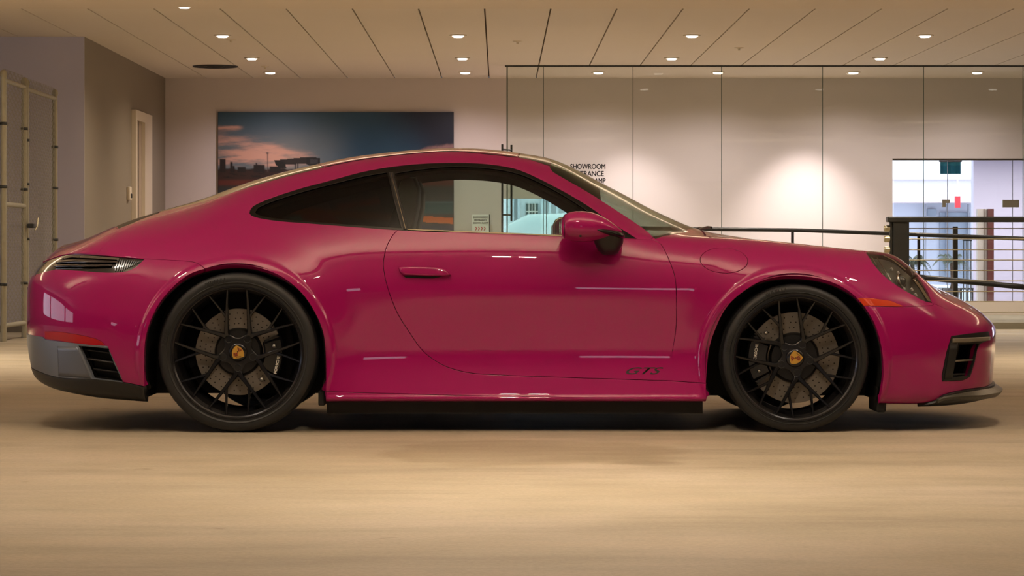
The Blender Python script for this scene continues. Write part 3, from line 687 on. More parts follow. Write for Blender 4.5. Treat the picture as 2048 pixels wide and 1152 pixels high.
U = np.concatenate([np.linspace(0, LT, NT, endpoint=False), np.linspace(LT, LT + LM, NM, endpoint=False), np.linspace(LT + LM, LT + LM + LN, NN)])
SV = np.linspace(0, SROW[-1], NS)
ROWZ = np.array(ROWZ); ROWY = np.array(ROWY)
XS2 = np.array(sorted(XS + [1.75, 1.93])); ROWZ = pchip(XS, ROWZ.T, XS2).T; ROWY = pchip(XS, ROWY.T, XS2).T; XS = list(XS2)
for j, kv in {7: {1.75: .742, 1.85: .675, 1.93: .60}, 8: {1.65: .797, 1.75: .788, 1.85: .714, 1.93: .642, 2.0: .580}, 9: {1.75: .762, 1.85: .706, 1.93: .650, 2.0: .603}, 10: {1.75: .728, 1.85: .688}}.items():
    for x, z in kv.items(): ROWZ[j, XS.index(x)] = z
thT = np.clip((LT - U) / LT, 0, 1) * PI / 2; thN = np.clip((U - LT - LM) / LN, 0, 1) * PI / 2
GX = np.zeros((len(U), 13)); GYY = GX.copy(); GZ = GX.copy(); xm = np.clip(U - LT, 0, LM) + XB0
for j in range(13):
    x = xm + (XF[j] - XB1) * np.sin(thN) + (XR[j] - XB0) * np.sin(thT)
    E = np.maximum(np.cos(thN), 0) ** .80 * np.maximum(np.cos(thT), 0) ** .62
    GX[:, j] = x; GYY[:, j] = pchip(XS, ROWY[j], x) * E; GZ[:, j] = pchip(XS, ROWZ[j], x)
def rows_to_s(G, odd):
    s = np.concatenate([SROW, 2 * SROW[-1] - SROW[-4:-1][::-1]]); e = G[:, -4:-1][:, ::-1] * (-1 if odd else 1)
    return pchip(s, np.concatenate([G, e], 1).T, SV).T
GX, GYY, GZ = rows_to_s(GX, False), rows_to_s(GYY, True), rows_to_s(GZ, False)
su = .035 / (LM / NM); ss = .030 / (SV[1] - SV[0])
GX = gauss(gauss(GX, su, 0, 1, 1), ss, 1, 0, 1); GZ = gauss(gauss(GZ, su, 0, 1, 1), ss, 1, 0, 1); GYY = gauss(gauss(GYY, su, 0, -1, -1), ss, 1, 0, -1)
# wheel-arch flares
ARCH = [(-1.158, .343, .3965), (1.292, .308, .3875)]      # x, z, radius of the openings
sst = lambda a, b, x: (lambda t: t * t * (3 - 2 * t))(np.clip((x - a) / (b - a), 0, 1))
for k, (ax, az, R) in enumerate(ARCH):
    xx = GX * 1.0; r = np.hypot(xx - ax, GZ - az); side = sst(.55, .72, GYY) * sst(.9, .82, GZ)
    GYY = GYY + side * (.011 * (1 - sst(R + .022, R + .040, r)) + .012 * (1 - sst(R, R + .16, r)))
# skirt blade: slight outward lip along the sill bottom
GYY = GYY + .012 * (1 - sst(.142, .170, GZ)) * sst(-.80, -.74, GX) * (1 - sst(.86, .92, GX)) * (GYY > .6)
G3 = np.stack([GX, -GYY, GZ], -1)                         # near side of the car faces -Y
du = np.gradient(G3, U, axis=0); ds = np.gradient(G3, SV, axis=1)
GN = np.cross(du, ds); GN /= np.linalg.norm(GN, axis=-1, keepdims=True) + 1e-12
# the centre lines: make normals exact
if GN[NT + 200, 100, 1] > 0: GN = -GN
DIST = G3[..., 1] + CAMD; PX = 1000 + FPX * GX / DIST; PY = 500 - FPX * (GZ - CAMH) / DIST
view = G3 - np.array([0, -CAMD, CAMH]); FRONT = (GN * view).sum(-1) < 0
def bil(G, u, s):
    iu = np.interp(u, U, np.arange(len(U))); js = np.clip(s / SV[1], 0, NS - 1)
    i = np.clip(iu.astype(int), 0, len(U) - 2); j = np.clip(js.astype(int), 0, NS - 2); a = iu - i; b = js - j
    if G.ndim == 3: a = a[:, None]; b = b[:, None]
    return G[i, j] * (1-a) * (1-b) + G[i+1, j] * a * (1-b) + G[i, j+1] * (1-a) * b + G[i+1, j+1] * a * b
def P3(u, s): return bil(G3, u, s)
def N3(u, s):
    n = bil(GN, u, s); return n / (np.linalg.norm(n, axis=-1, keepdims=True) + 1e-12)
GPX = np.stack([PX, PY], -1)
dPu = np.gradient(GPX, U, axis=0); dPs = np.gradient(GPX, SV, axis=1)
_sub = (slice(None, None, 3), slice(None, None, 3)); _pp = GPX[_sub].reshape(-1, 2); _ff = FRONT[_sub].ravel()
_uu, _sv = np.meshgrid(U, SV, indexing='ij'); _u = _uu[_sub].ravel()[_ff]; _s = _sv[_sub].ravel()[_ff]; _pp = _pp[_ff]
def inv(pts):
    """side-elevation outline points -> surface coordinates"""
    pts = np.asarray(pts, float); u = np.empty(len(pts)); s = u.copy()
    for k in range(0, len(pts), 200):
        q = pts[k:k + 200]; i = ((q[:, None, :] - _pp[None]) ** 2).sum(-1).argmin(1); u[k:k + 200] = _u[i]; s[k:k + 200] = _s[i]
    u0, s0 = u.copy(), s.copy()
    for it in range(6):
        r = bil(GPX, u, s) - pts; A = bil(dPu, u, s); B = bil(dPs, u, s)
        det = A[:, 0] * B[:, 1] - A[:, 1] * B[:, 0]; det = np.where(abs(det) < 1e3, 1e3 * np.sign(det + 1e-9), det)
        st_u = (r[:, 0] * B[:, 1] - r[:, 1] * B[:, 0]) / det; st_s = (A[:, 0] * r[:, 1] - A[:, 1] * r[:, 0]) / det
        u = np.clip(u - np.clip(st_u, -.02, .02), np.maximum(u0 - .04, 0), np.minimum(u0 + .04, U[-1])); s = np.clip(s - np.clip(st_s, -.02, .02), np.maximum(s0 - .04, 0), np.minimum(s0 + .04, SV[-1]))
    return np.stack([u, s], -1)
def smooth_poly(pts, closed=True, step=6.0, tight=False):
    """Catmull-Rom through points unless tight"""
    p = np.asarray(pts, float); n = len(p); out = []
    for i in range(n if closed else n - 1):
        p1, p2 = p[i], p[(i + 1) % n]; L_ = np.hypot(*(p2 - p1)); m = max(1, int(L_ / step))
        if closed: p0, p3 = p[i - 1], p[(i + 2) % n]
        else: p0, p3 = p[max(i - 1, 0)], p[min(i + 2, n - 1)]
        for t in np.arange(m) / m:
            if tight: out.append(p1 + (p2 - p1) * t)
            else: out.append(.5 * ((2*p1) + (-p0 + p2)*t + (2*p0 - 5*p1 + 4*p2 - p3)*t*t + (-p0 + 3*p1 - 3*p2 + p3)*t**3))
    if not closed: out.append(p[-1])
    return np.array(out)
UE, SE = U[-1], SV[-1]
def xc_to_u(x, s=SE):                                      # u where the section s has this x
    j = int(round(s / SV[1])); return float(np.interp(x, GX[:, j], U))
def dline(pts, step=.012):                                 # polyline in surface coordinates
    p = np.asarray(pts, float); out = []
    for a, b in zip(p[:-1], p[1:]):
        m = max(1, int(np.hypot(*(b - a)) / step)); out += [a + (b - a) * t for t in np.arange(m) / m]
    out.append(p[-1]); return np.array(out)
def across(p_side, u_c, n=26):
    """curve from a side point to the centre line, arriving square to it"""
    p = np.asarray(p_side, float); t = np.linspace(0, 1, n)[1:]
    return np.stack([p[0] + (u_c - p[0]) * (1 - (1 - t) ** 2), p[1] + (SE - p[1]) * t], -1)
POLY = {}                                                  # name -> closed polygon in surface coordinates
def side(name, pts, **k): POLY[name] = inv(smooth_poly(pts, **k))
def circ(ax, az, R, xa, xb):
    """wheel opening in picture points of the panel plane"""
    a = np.linspace(PI + .0, 0, 90); y = -.925
    d = y + CAMD; f = lambda x, z: (1000 + FPX * x / d, 500 - FPX * (z - CAMH) / d)
    arc = [(ax + R * math.cos(t), az + R * math.sin(t)) for t in a]
    return arc
def arch_poly(k):
    ax, az, R = ARCH[k]; out = []
    pts = [(ax + R * math.cos(t), az + R * math.sin(t)) for t in np.linspace(PI, 0, 80)]
    xl, xr = (288.6, 652) if k == 0 else (1413, 1765)
    yl, yr = (800, 812) if k == 0 else (812, 812)
    P_ = []
    for (x, z) in pts:
        y = -.915
        for _ in range(3):
            d = y + CAMD
        P_.append((1000 + FPX * x / d, 500 - FPX * (z - CAMH) / d))
    return P_
# picture outlines (read from the photograph, 2048 x 1152)
arcR = [(289, 773), (288.6, 704), (295, 660), (312.5, 617), (338.5, 582), (373, 552), (412, 537), (464, 530), (512, 534.5), (560, 552), (599, 582), (625, 617), (644.5, 660), (651, 704), (652, 769), (651, 800)]
arcF = [(1413, 800), (1412, 769), (1417.4, 704), (1430.5, 660), (1452, 617), (1482.5, 586.6), (1521.6, 562.8), (1565, 552.8), (1608.4, 552.8), (1651.8, 560.6), (1691, 578), (1721, 604), (1747, 643), (1762.5, 691), (1767, 747), (1760, 800)]
def open_bottom(arc):
    q = inv(smooth_poly(arc, closed=False)); return np.concatenate([[(q[0, 0], -.02)], q, [(q[-1, 0], -.02)]])
POLY['arch_rear'] = open_bottom(arcR); POLY['arch_front'] = open_bottom(arcF)
DLO = [(499.5, 426.7), (505.4, 413), (538.6, 397.4), (597, 378), (655.8, 362.3), (734, 341.8), (812, 330), (880, 325.8), (951.4, 326.4), (1006, 332.4), (1047, 343.3), (1101.8, 369.3), (1170, 407.6), (1224.9, 445.9), (1274, 477.3), (1126.4, 474), (1033.4, 469.6), (924, 465.5), (809, 460.5), (694.8, 452.5), (616.7, 446.5), (558, 441.8), (519, 435.9), (503, 430.5)]
def seg_poly(pts, sharp):
    """smooth closed outline with sharp corners at the listed indices"""
    n = len(pts); sh = sorted(sharp); out = []
    for a, b in zip(sh, sh[1:] + [sh[0] + n]):
        seg = [pts[i % n] for i in range(a, b + 1)]; out += list(smooth_poly(seg, closed=False)[:-1])
    return np.array(out)
POLY['window_trim'] = inv(seg_poly(DLO, [14]))
QG = [(510, 424), (516, 415), (545, 402), (600, 384.5), (658, 369), (725, 352.5), (774, 344), (803, 456), (700, 449), (616, 442.5), (558, 437), (522, 431)]
POLY['quarter_glass'] = inv(seg_poly(QG, [6, 7]))
DG = [(789, 346), (842, 337.9), (896.7, 333), (951, 333.8), (1000.6, 339), (1047, 350.5), (1101.8, 376), (1156.5, 408.5), (1211, 446.5), (1243, 470.5), (1126, 470), (1033, 466), (924, 461.8), (815, 457)]
POLY['door_glass'] = inv(seg_poly(DG, [0, 9, 13]))
DOOR = [(797, 459), (786.6, 468.8), (773.6, 492.7), (767, 523), (769, 549), (778, 583.8), (795.3, 627), (817, 662), (843, 698.8), (869, 720.5), (899.5, 735.7), (947, 746.6), (1034, 751.5), (1180, 756.5), (1337.5, 761.5), (1345, 700), (1352, 655), (1353, 600), (1350, 555), (1338, 519.6), (1321.7, 488), (1303, 478.8), (1274, 478), (1126.4, 474.3), (1033.4, 470), (924, 465.8)]
POLY['door'] = inv(seg_poly(DOOR, [0, 14, 21, 22]))
fc = [(1448 + 47.7 * math.cos(a) * (1.0), 520.7 + 25.6 * math.sin(a) + 1.5 * math.cos(a)) for a in np.linspace(0, 2 * PI, 40, endpoint=False)]
POLY['fuel_flap'] = inv(fc)
POLY['side_marker'] = inv(smooth_poly([(1714.8, 596), (1747, 597), (1782, 602), (1806, 612), (1806, 613.5), (1727, 611.5)], tight=True, step=4))
HL = [(1732, 505.5), (1748, 506), (1766, 509.5), (1786, 519), (1816.8, 542.5), (1840, 569), (1864.5, 606), (1846, 600.5), (1829.8, 592), (1795, 571.4), (1768, 551), (1748, 529)]
POLY['headlight'] = inv(seg_poly(HL, [0, 6])); nh = len(smooth_poly(HL[0:7], closed=False)) - 1
POLY['headlight'][:nh, 1] += .10 * np.sin(np.linspace(0, PI, nh)) ** .45
# front intake: frame and opening
IN_O = [(1903, 672), (1940, 667), (1977, 663), (1979, 672), (1976, 681), (1961, 687), (1954.5, 698), (1950, 722), (1940, 754), (1925, 761), (1884.5, 762.5), (1884, 751), (1893, 705)]
IN_I = [(1918, 689), (1957, 688), (1952, 704), (1947, 726), (1937.5, 751), (1906, 754), (1908, 735), (1913, 712)]
POLY['intake_frame'] = inv(smooth_poly(IN_O, tight=True, step=4)); POLY['intake_hole'] = inv(smooth_poly(IN_I, tight=True, step=4))
# tail: lamp, reflector, diffuser; they run round to the centre line
def to_tail(top, bottom):
    """upper edge ... lower edge, both listed from the nose side to the tail, closed across the back"""
    a = inv(smooth_poly(top, closed=False, step=4)); b = inv(smooth_poly(bottom, closed=False, step=4))
    return np.concatenate([a, dline([a[-1], (0, a[-1, 1])])[1:], dline([(0, b[-1, 1]), b[-1]])[:-1], b[::-1]])
POLY['tail_light'] = to_tail([(288.5, 517.4), (240, 513.5), (190, 509), (145, 507), (122, 510)], [(288.5, 518), (270, 535), (249.8, 543), (212.5, 545), (151.6, 541), (112, 538.5)])
POLY['reflector'] = inv(smooth_poly([(90, 662.5), (110, 663.3), (134.6, 665.8), (165, 671), (192, 677.5), (203, 683), (211, 691.5), (180, 690), (151.6, 686.5), (120, 681.5), (91, 677.5)], tight=True, step=4))
POLY['diffuser'] = to_tail([(300, 776), (246, 764), (229, 728), (217, 694.5), (160, 690), (120, 686), (92, 680), (84, 672)], [(300.5, 794), (240, 786), (182, 776), (118, 760), (100, 752)])
POLY['side_vent'] = inv(smooth_poly([(158, 691.5), (217.2, 697), (229, 728), (246, 763.5), (186, 756.5), (180, 741), (167, 711)], tight=True, step=4))
POLY['rear_lip'] = to_tail([(301, 776), (246, 764.5), (186, 757.5), (130, 747), (100, 738), (90, 732)], [(301, 799), (240, 792), (182, 782), (118, 766), (104, 758)])
POLY['rear_lip'][POLY['rear_lip'][:, 1] < .0] = 0
b_ = POLY['rear_lip']
# make the lip reach the bottom edge
a = inv(smooth_poly([(301, 776), (246, 764.5), (186, 758.5), (130, 756), (100, 750), (84, 744)], closed=False, step=4))
POLY['rear_lip'] = np.concatenate([[(a[0, 0], -.02)], a, dline([a[-1], (0, a[-1, 1])])[1:], [(0, -.02)]])
a = inv(smooth_poly([(215.0, 692.5), (151.6, 686.6), (91, 679), (86, 674)], closed=False, step=4)); c_ = inv(smooth_poly([(84, 744), (100, 750), (130, 756), (186, 758.5), (246, 764.5)], closed=False, step=4))
POLY['diffuser'] = np.concatenate([a, dline([a[-1], (0, a[-1, 1])])[1:], dline([(0, c_[0, 1]), c_[0]])[:-1], c_])
# front lip
a = inv(smooth_poly([(1818, 811), (1869, 801), (1886, 790), (1925, 780), (1968, 774)], closed=False, step=4))
POLY['front_lip'] = np.concatenate([[(a[0, 0], -.02)], a, dline([a[-1], (UE, a[-1, 1])])[1:], [(UE, -.02)]])
# sill / skirt
a = inv(smooth_poly([(652, 783.5), (900, 790), (1160, 795), (1411, 799)], closed=False)); POLY['skirt_blade'] = np.concatenate([[(a[0, 0] - .02, -.02)], [(a[0, 0] - .02, a[0, 1])], a, [(a[-1, 0] + .02, a[-1, 1])], [(a[-1, 0] + .02, -.02)]])
a = inv(smooth_poly([(947, 746.8), (1034, 751.7), (1180, 756.7), (1337.5, 761.7), (1412, 766.5)], closed=False))
q0 = inv([(869, 721)])[0]
sl = inv(smooth_poly([(1034, 751.7), (1180, 756.7), (1337.5, 761.7), (1412, 766.5)], closed=False))
# front fender: between door, sill seam, arch, bumper seam, headlight, hood
FEN = [(1303, 478.6), (1321.7, 487.8), (1338, 519.4), (1350, 555), (1353, 600), (1352, 655), (1345, 700), (1337.6, 761.6), (1412, 766.6), (1440, 720), (1560, 560), (1715, 604), (1727, 617), (1806, 619), (1870, 614), (1860, 603), (1829, 590), (1795, 572), (1748, 530), (1731, 505)]
f_side = inv(smooth_poly(FEN, tight=True, closed=False))
# crest line is where hood meets fender: run along the fender crest in surface coordinates
def smooth_s(q, deg=5):
    k = np.polyfit(q[:, 0] - q[:, 0].mean(), q[:, 1], deg); q = q.copy(); q[:, 1] = np.maximum(np.polyval(k, q[:, 0] - q[:, 0].mean()), .872); return q[np.argsort(q[:, 0])]
crest = smooth_s(inv(smooth_poly([(1731, 504), (1652, 494.5), (1556, 487.6), (1448, 482.6), (1350, 480.2), (1309, 479)], closed=False)))[::-1]
POLY['front_fender'] = np.concatenate([f_side, crest[1:-1] + np.array([0, .04])])
# top panels, all reaching the centre line
def top_panel(name, rear_edge_px, u_rear, side_px, u_front):
    """side_px runs from rear to front along the panel's side edge"""
    a = inv(smooth_poly(side_px, closed=False)); r = across(a[0], u_rear)[::-1]; f = across(a[-1], u_front)
    POLY[name] = np.concatenate([[(u_rear, SE + .02)], r, a, f, [(u_front, SE + .02)]])
hood_front = inv([(1866, 610.5)])[0]
hs = inv(smooth_poly([(1309, 479), (1350, 480.2), (1448, 482.6), (1556, 487.6), (1652, 494.5), (1731, 504)], closed=False))
hs = crest[::-1].copy()
hs2 = inv(seg_poly(HL, [0, 6]))[:40]
hl_top = inv(smooth_poly([(1732, 505), (1748, 505.5), (1766, 509), (1786, 518.5), (1816.8, 542), (1840, 568.5), (1865, 606.5)], closed=False))
hl_top[:, 1] = np.maximum(hl_top[:, 1], 0)
bump = dline([hl_top[-1], inv([(1893, 619)])[0], inv([(1925, 616.5)])[0]]); uc = xc_to_u(2.235)
r = across(hs[0], xc_to_u(.93))[::-1]; f = across(bump[-1], uc)
POLY['hood'] = np.concatenate([[(xc_to_u(.93), SE + .02)], r, hs, hl_top[1:], bump[1:], f, [(uc, SE + .02)]])
top_panel('windscreen', None, xc_to_u(.245), [(1100, 332.5), (1106, 343), (1130, 357.5), (1180, 386.5), (1226, 416), (1288, 457.5), (1305, 472.5), (1311, 478)], xc_to_u(.925))
top_panel('roof_front_glass', None, xc_to_u(.10), [(1036, 315), (1062, 320), (1099, 331.8)], xc_to_u(.24))
top_panel('roof', None, xc_to_u(-.86), [(650, 334.3), (700, 323.5), (756, 314.9), (830, 307), (904, 302.9), (969, 307.8), (1034, 314.7)], xc_to_u(.095))
top_panel('rear_window', None, xc_to_u(-1.60), [(322, 424), (406, 403.5), (480, 380), (568, 354.5), (647, 335.3)], xc_to_u(-.865))
top_panel('engine_grille', None, xc_to_u(-1.80), [(237.5, 457), (286, 437.5), (319, 425.3)], xc_to_u(-1.605))
lid = inv(smooth_poly([(289, 517), (240, 513), (190, 508.5), (145, 506.5), (124, 509.5)], closed=False, step=4))
lid2 = inv(smooth_poly([(196, 507), (205, 495), (222, 478), (235, 458)], closed=False, step=4))
c1 = across(lid2[-1], xc_to_u(-1.805))
lid3 = inv(smooth_poly([(196, 507.5), (190, 508.4), (145, 506.4), (124, 509.4)], closed=False, step=4))
POLY['deck_lid'] = np.concatenate([lid2, c1, [(xc_to_u(-1.805), SE + .02)], [(-.02, SE + .02)], [(0, lid3[-1, 1])], lid3[::-1][:-1]])
# bumpers
a = inv(smooth_poly([(1721, 605), (1727, 611.9), (1806, 613.9), (1866, 611)], closed=False, step=4))
POLY['front_bumper'] = np.concatenate([[(xc_to_u(1.5, .3), -.02)], [(xc_to_u(1.5, .3), a[0, 1] - .0)], a, bump[1:], f, [(UE + .02, SE + .02)], [(UE + .02, -.02)]])
a = inv(smooth_poly([(425, 552), (408, 536), (396, 527), (377, 522.5), (330, 519.5), (289, 517.5)], closed=False, step=4))
POLY['rear_bumper'] = np.concatenate([[(a[0, 0], -.02)], a, lid, [(0, lid[-1, 1])], [(-.02, lid[-1, 1])], [(-.02, -.02)]])
# sill panel under the door (shares the door seam, ends in the rear quarter)
_unused = np.concatenate([inv(smooth_poly([(1034, 751.7), (1180, 756.7), (1337.5, 761.7), (1412, 766.6)], closed=False)), [(inv([(1414, 780)])[0, 0] + .03, -.02)], [(inv([(652, 780)])[0, 0] - .03, -.02)], inv(smooth_poly([(640, 783.5), (652, 783.5), (800, 787)], closed=False)), inv([(947, 770)])])
PRI = ['arch_rear', 'arch_front', 'quarter_glass', 'door_glass', 'window_trim', 'intake_hole', 'intake_frame', 'headlight', 'side_marker', 'fuel_flap', 'reflector', 'side_vent', 'tail_light', 'rear_lip', 'diffuser', 'front_lip', 'door', 'skirt_blade', 'windscreen', 'roof_front_glass', 'roof', 'rear_window', 'engine_grille', 'hood', 'deck_lid', 'front_bumper', 'rear_bumper', 'front_fender']

def in_poly(poly, p):
    x, y = p[:, 0], p[:, 1]; ins = np.zeros(len(p), bool); q = np.roll(poly, 1, 0)
    for (xi, yi), (xj, yj) in zip(poly, q):
        if yi == yj: continue
        c = ((yi > y) != (yj > y)); 
        if c.any(): ins ^= c & (x < (xj - xi) * (y - yi) / (yj - yi) + xi)
    return ins
# constrained triangulation of the whole half body
pv = []; pe = []
for nm in PRI:
    P_ = POLY[nm].copy(); P_[:, 0] = np.clip(P_[:, 0], 0, UE); P_[:, 1] = np.clip(P_[:, 1], 0, SE)
    keep = [0]
    for i in range(1, len(P_)):
        if np.hypot(*(P_[i] - P_[keep[-1]])) > .0008: keep.append(i)
    P_ = P_[keep]; dense = []
    for i in range(len(P_)):
        a, b = P_[i], P_[(i + 1) % len(P_)]; m = max(1, int(np.hypot(*(b - a)) / .014)); dense += [a + (b - a) * t for t in np.arange(m) / m]
    b0 = len(pv); n = len(dense); pv += [tuple(q) for q in dense]; pe += [(b0 + i, b0 + (i + 1) % n) for i in range(n)]
step = .0145
gu = np.concatenate([np.linspace(0, UE, int(UE / step))]); gs = np.linspace(0, SE, int(SE / step))
gp_ = np.stack(np.meshgrid(gu, gs, indexing='ij'), -1).reshape(-1, 2)
ringp = []
for arc in (arcR, arcF):
    q = smooth_poly(arc, closed=False, step=5.0); cx = (arc[0][0] + arc[-1][0]) / 2; cy = 712 if arc is arcR else 724
    for dlt in (3.5, 7, 10, 12.5, 15, 17.5, 20, 24, 29):
        v = q - [cx, cy]; l = np.hypot(*v.T)[:, None]; ringp.append([cx, cy] + v * (1 + dlt / l))
ringp = inv(np.concatenate(ringp)); ringp = ringp[(ringp[:, 1] > .02)]
border = (gp_[:, 0] == 0) | (gp_[:, 0] == UE) | (gp_[:, 1] == 0) | (gp_[:, 1] == SE)
PVA = np.array(pv); near = np.zeros(len(gp_), bool)
cell = {}
for i, q in enumerate(PVA): cell.setdefault((int(q[0] / .01), int(q[1] / .01)), []).append(i)
for i, q in enumerate(gp_):
    cx, cy = int(q[0] / .01), int(q[1] / .01)
    for a in (cx - 1, cx, cx + 1):
        for b in (cy - 1, cy, cy + 1):
            for j in cell.get((a, b), ()):
                if (PVA[j, 0] - q[0]) ** 2 + (PVA[j, 1] - q[1]) ** 2 < 4.5e-5: near[i] = True; break
            if near[i]: break
        if near[i]: break
gp_ = gp_[~(near & ~border)]
def far_from(p, q, d):
    keep = np.ones(len(p), bool); cells = {}
    for k in q: cells.setdefault((int(k[0] / d), int(k[1] / d)), []).append(k)
    for i, a in enumerate(p):
        cx, cy = int(a[0] / d), int(a[1] / d)
        for m in (cx - 1, cx, cx + 1):
            for n in (cy - 1, cy, cy + 1):
                for k in cells.get((m, n), ()):
                    if (k[0] - a[0]) ** 2 + (k[1] - a[1]) ** 2 < d * d: keep[i] = False
    return keep
ringp = ringp[far_from(ringp, PVA, .004)]
bd = (gp_[:, 0] == 0) | (gp_[:, 0] == UE) | (gp_[:, 1] == 0) | (gp_[:, 1] == SE)
gp_ = np.concatenate([gp_[far_from(gp_, ringp, .007) | bd], ringp])
b0 = len(pv); allv = pv + [tuple(q) for q in gp_]
# outer boundary
corners = [(0, 0), (UE, 0), (UE, SE), (0, SE)]; b1 = len(allv); allv += corners; pe += [(b1, b1 + 1), (b1 + 1, b1 + 2), (b1 + 2, b1 + 3), (b1 + 3, b1)]
res = geometry.delaunay_2d_cdt([Vector(v) for v in allv], pe, [], 0, 1e-5)
TV = np.array([tuple(v) for v in res[0]]); TF = np.array([f for f in res[2] if len(f) == 3])
cen = TV[TF].mean(1); CLS = np.full(len(TF), -1)
for k, nm in enumerate(PRI):
    m = CLS < 0; ids = np.nonzero(m)[0]; ins = in_poly(POLY[nm], cen[ids]); CLS[ids[ins]] = k
e1 = TV[TF[:, 1]] - TV[TF[:, 0]]; e2 = TV[TF[:, 2]] - TV[TF[:, 0]]; ar = e1[:, 0] * e2[:, 1] - e1[:, 1] * e2[:, 0]
ok = abs(ar) > 1e-9; TF, CLS, ar = TF[ok], CLS[ok], ar[ok]; TF = np.where(ar[:, None] < 0, TF[:, [0, 2, 1]], TF)
TID = {nm: k for k, nm in enumerate(PRI)}; TID['quarter_panel'] = -1
# orientation: does (u x s) order face outwards?
_t = TF[len(TF) // 2]; 
def boundary(F):
    e = np.concatenate([F[:, [0, 1]], F[:, [1, 2]], F[:, [2, 0]]]); key = e[:, 0].astype(np.int64) * 10**7 + e[:, 1]; rev = e[:, 1].astype(np.int64) * 10**7 + e[:, 0]
    return e[~np.isin(key, rev)]
def patch(classes, off=0., gap=.0024, rim=.012, side_only=False, chamfer=True):
    """vertices, faces and normals of the near half of one panel"""
    F = TF[np.isin(CLS, [TID[c] for c in classes])]
    if len(F) == 0: return None
    used, invx = np.unique(F, return_inverse=True); F = invx.reshape(F.shape); D = TV[used].copy()
    be = boundary(F); a, b = D[be[:, 0]], D[be[:, 1]]
    onb = lambda q: (q[:, 1] > SE - 1e-4), 
    isC = ((a[:, 1] > SE - 1e-4) & (b[:, 1] > SE - 1e-4)) | ((a[:, 0] < 1e-4) & (b[:, 0] < 1e-4)) | ((a[:, 0] > UE - 1e-4) & (b[:, 0] > UE - 1e-4))
    ed = b - a; ln = np.linalg.norm(ed, axis=1, keepdims=True) + 1e-9; nin = np.stack([-ed[:, 1], ed[:, 0]], -1) / ln      # inward for ccw
    acc = np.zeros_like(D)
    for i in (0, 1): np.add.at(acc, be[~isC][:, i], nin[~isC])
    l = np.linalg.norm(acc, axis=1, keepdims=True); nrm = acc / np.maximum(l, 1e-9)
    cb = np.zeros(len(D), bool)
    cb[(D[:, 1] > SE - 1e-4)] = True; eb = (D[:, 0] < 1e-4) | (D[:, 0] > UE - 1e-4)
    nrm[cb, 1] = 0; nrm[eb, 0] = 0
    D2 = D + nrm * gap
    p = P3(D2[:, 0], D2[:, 1]); n = N3(D2[:, 0], D2[:, 1])
    n[cb, 1] = 0; n /= np.linalg.norm(n, axis=1, keepdims=True); p[cb & True, 1] = 0; p[eb, 1] = 0
    p = p + n * off
    p[cb | eb, 1] = 0
    V = [p]; NRM = [n[F].reshape(-1, 3)]; FF = [F]
    if rim > 0:
        be = be[~isC]; bi, inv2 = np.unique(be, return_inverse=True); be2 = inv2.reshape(be.shape); m = len(bi); nb = n[bi]
        # outward direction in space
        q = P3(D2[bi, 0] - nrm[bi, 0] * .003, D2[bi, 1] - nrm[bi, 1] * .003); outd = q + nb * off - p[bi]; outd -= nb * (outd * nb).sum(1, keepdims=True)
        outd /= np.linalg.norm(outd, axis=1, keepdims=True) + 1e-9
        c = .0012 if chamfer else 0
        r0 = p[bi]; r1 = r0 + outd * c - nb * c; r2 = r1 - nb * rim
        for r in (r0, r1, r2): r[(cb | eb)[bi], 1] = 0
        base = len(p)
        V += [r0, r1, r1.copy(), r2]
        nm1 = nb + outd; nm1 /= np.linalg.norm(nm1, axis=1, keepdims=True)
        A, B = be2[:, 0], be2[:, 1]
        fa = np.stack([base + B, base + A, base + m + A], -1); fb = np.stack([base + B, base + m + A, base + m + B], -1)
        FF += [fa, fb]; NRM += [np.stack([nb[B], nb[A], nm1[A]], 1).reshape(-1, 3), np.stack([nb[B], nm1[A], nm1[B]], 1).reshape(-1, 3)]
        fa = np.stack([base + 2*m + B, base + 2*m + A, base + 3*m + A], -1); fb = np.stack([base + 2*m + B, base + 3*m + A, base + 3*m + B], -1)
        FF += [fa, fb]; NRM += [np.stack([outd[B], outd[A], outd[A]], 1).reshape(-1, 3), np.stack([outd[B], outd[A], outd[B]], 1).reshape(-1, 3)]
    V = np.concatenate(V); F = np.concatenate(FF); NN_ = np.concatenate(NRM).reshape(-1, 3, 3)
    # face winding must agree with the normals
    fn = np.cross(V[F[:, 1]] - V[F[:, 0]], V[F[:, 2]] - V[F[:, 0]]); flip = (fn * NN_.mean(1)).sum(1) < 0
    F[flip] = F[flip][:, [0, 2, 1]]; NN_[flip] = NN_[flip][:, [0, 2, 1]]
    return V, F, NN_
def mk(name, parts, m, parent):
    V = []; F = []; Nn = []; b = 0
    for (v, f, n) in parts: V.append(v); F.append(f + b); Nn.append(n); b += len(v)
    V = np.concatenate(V); F = np.concatenate(F); Nn = np.concatenate(Nn).reshape(-1, 3)
    me = bpy.data.meshes.new(name); me.vertices.add(len(V)); me.vertices.foreach_set('co', V.astype(np.float32).ravel())
    me.loops.add(len(F) * 3); me.loops.foreach_set('vertex_index', F.astype(np.int32).ravel())
    me.polygons.add(len(F)); me.polygons.foreach_set('loop_start', np.arange(0, len(F) * 3, 3, dtype=np.int32))
    me.polygons.foreach_set('use_smooth', np.ones(len(F), bool)); me.update(calc_edges=True)
    Nn = np.nan_to_num(Nn); Nn /= np.linalg.norm(Nn, axis=1, keepdims=True) + 1e-9
    me.normals_split_custom_set(Nn.tolist())
    me.materials.append(m); o = bpy.data.objects.new(name, me); C.objects.link(o); o.parent = parent
    return o
def mirror(part):
    v, f, n = part; s = np.array([1, -1, 1.]); return v * s, f[:, [0, 2, 1]], (n * s)[:, [0, 2, 1]]
M_paint = mat('magenta_paint', (.325, .0054, .104, 1), .5, coat=1.0, spec=.05, coatr=.015)
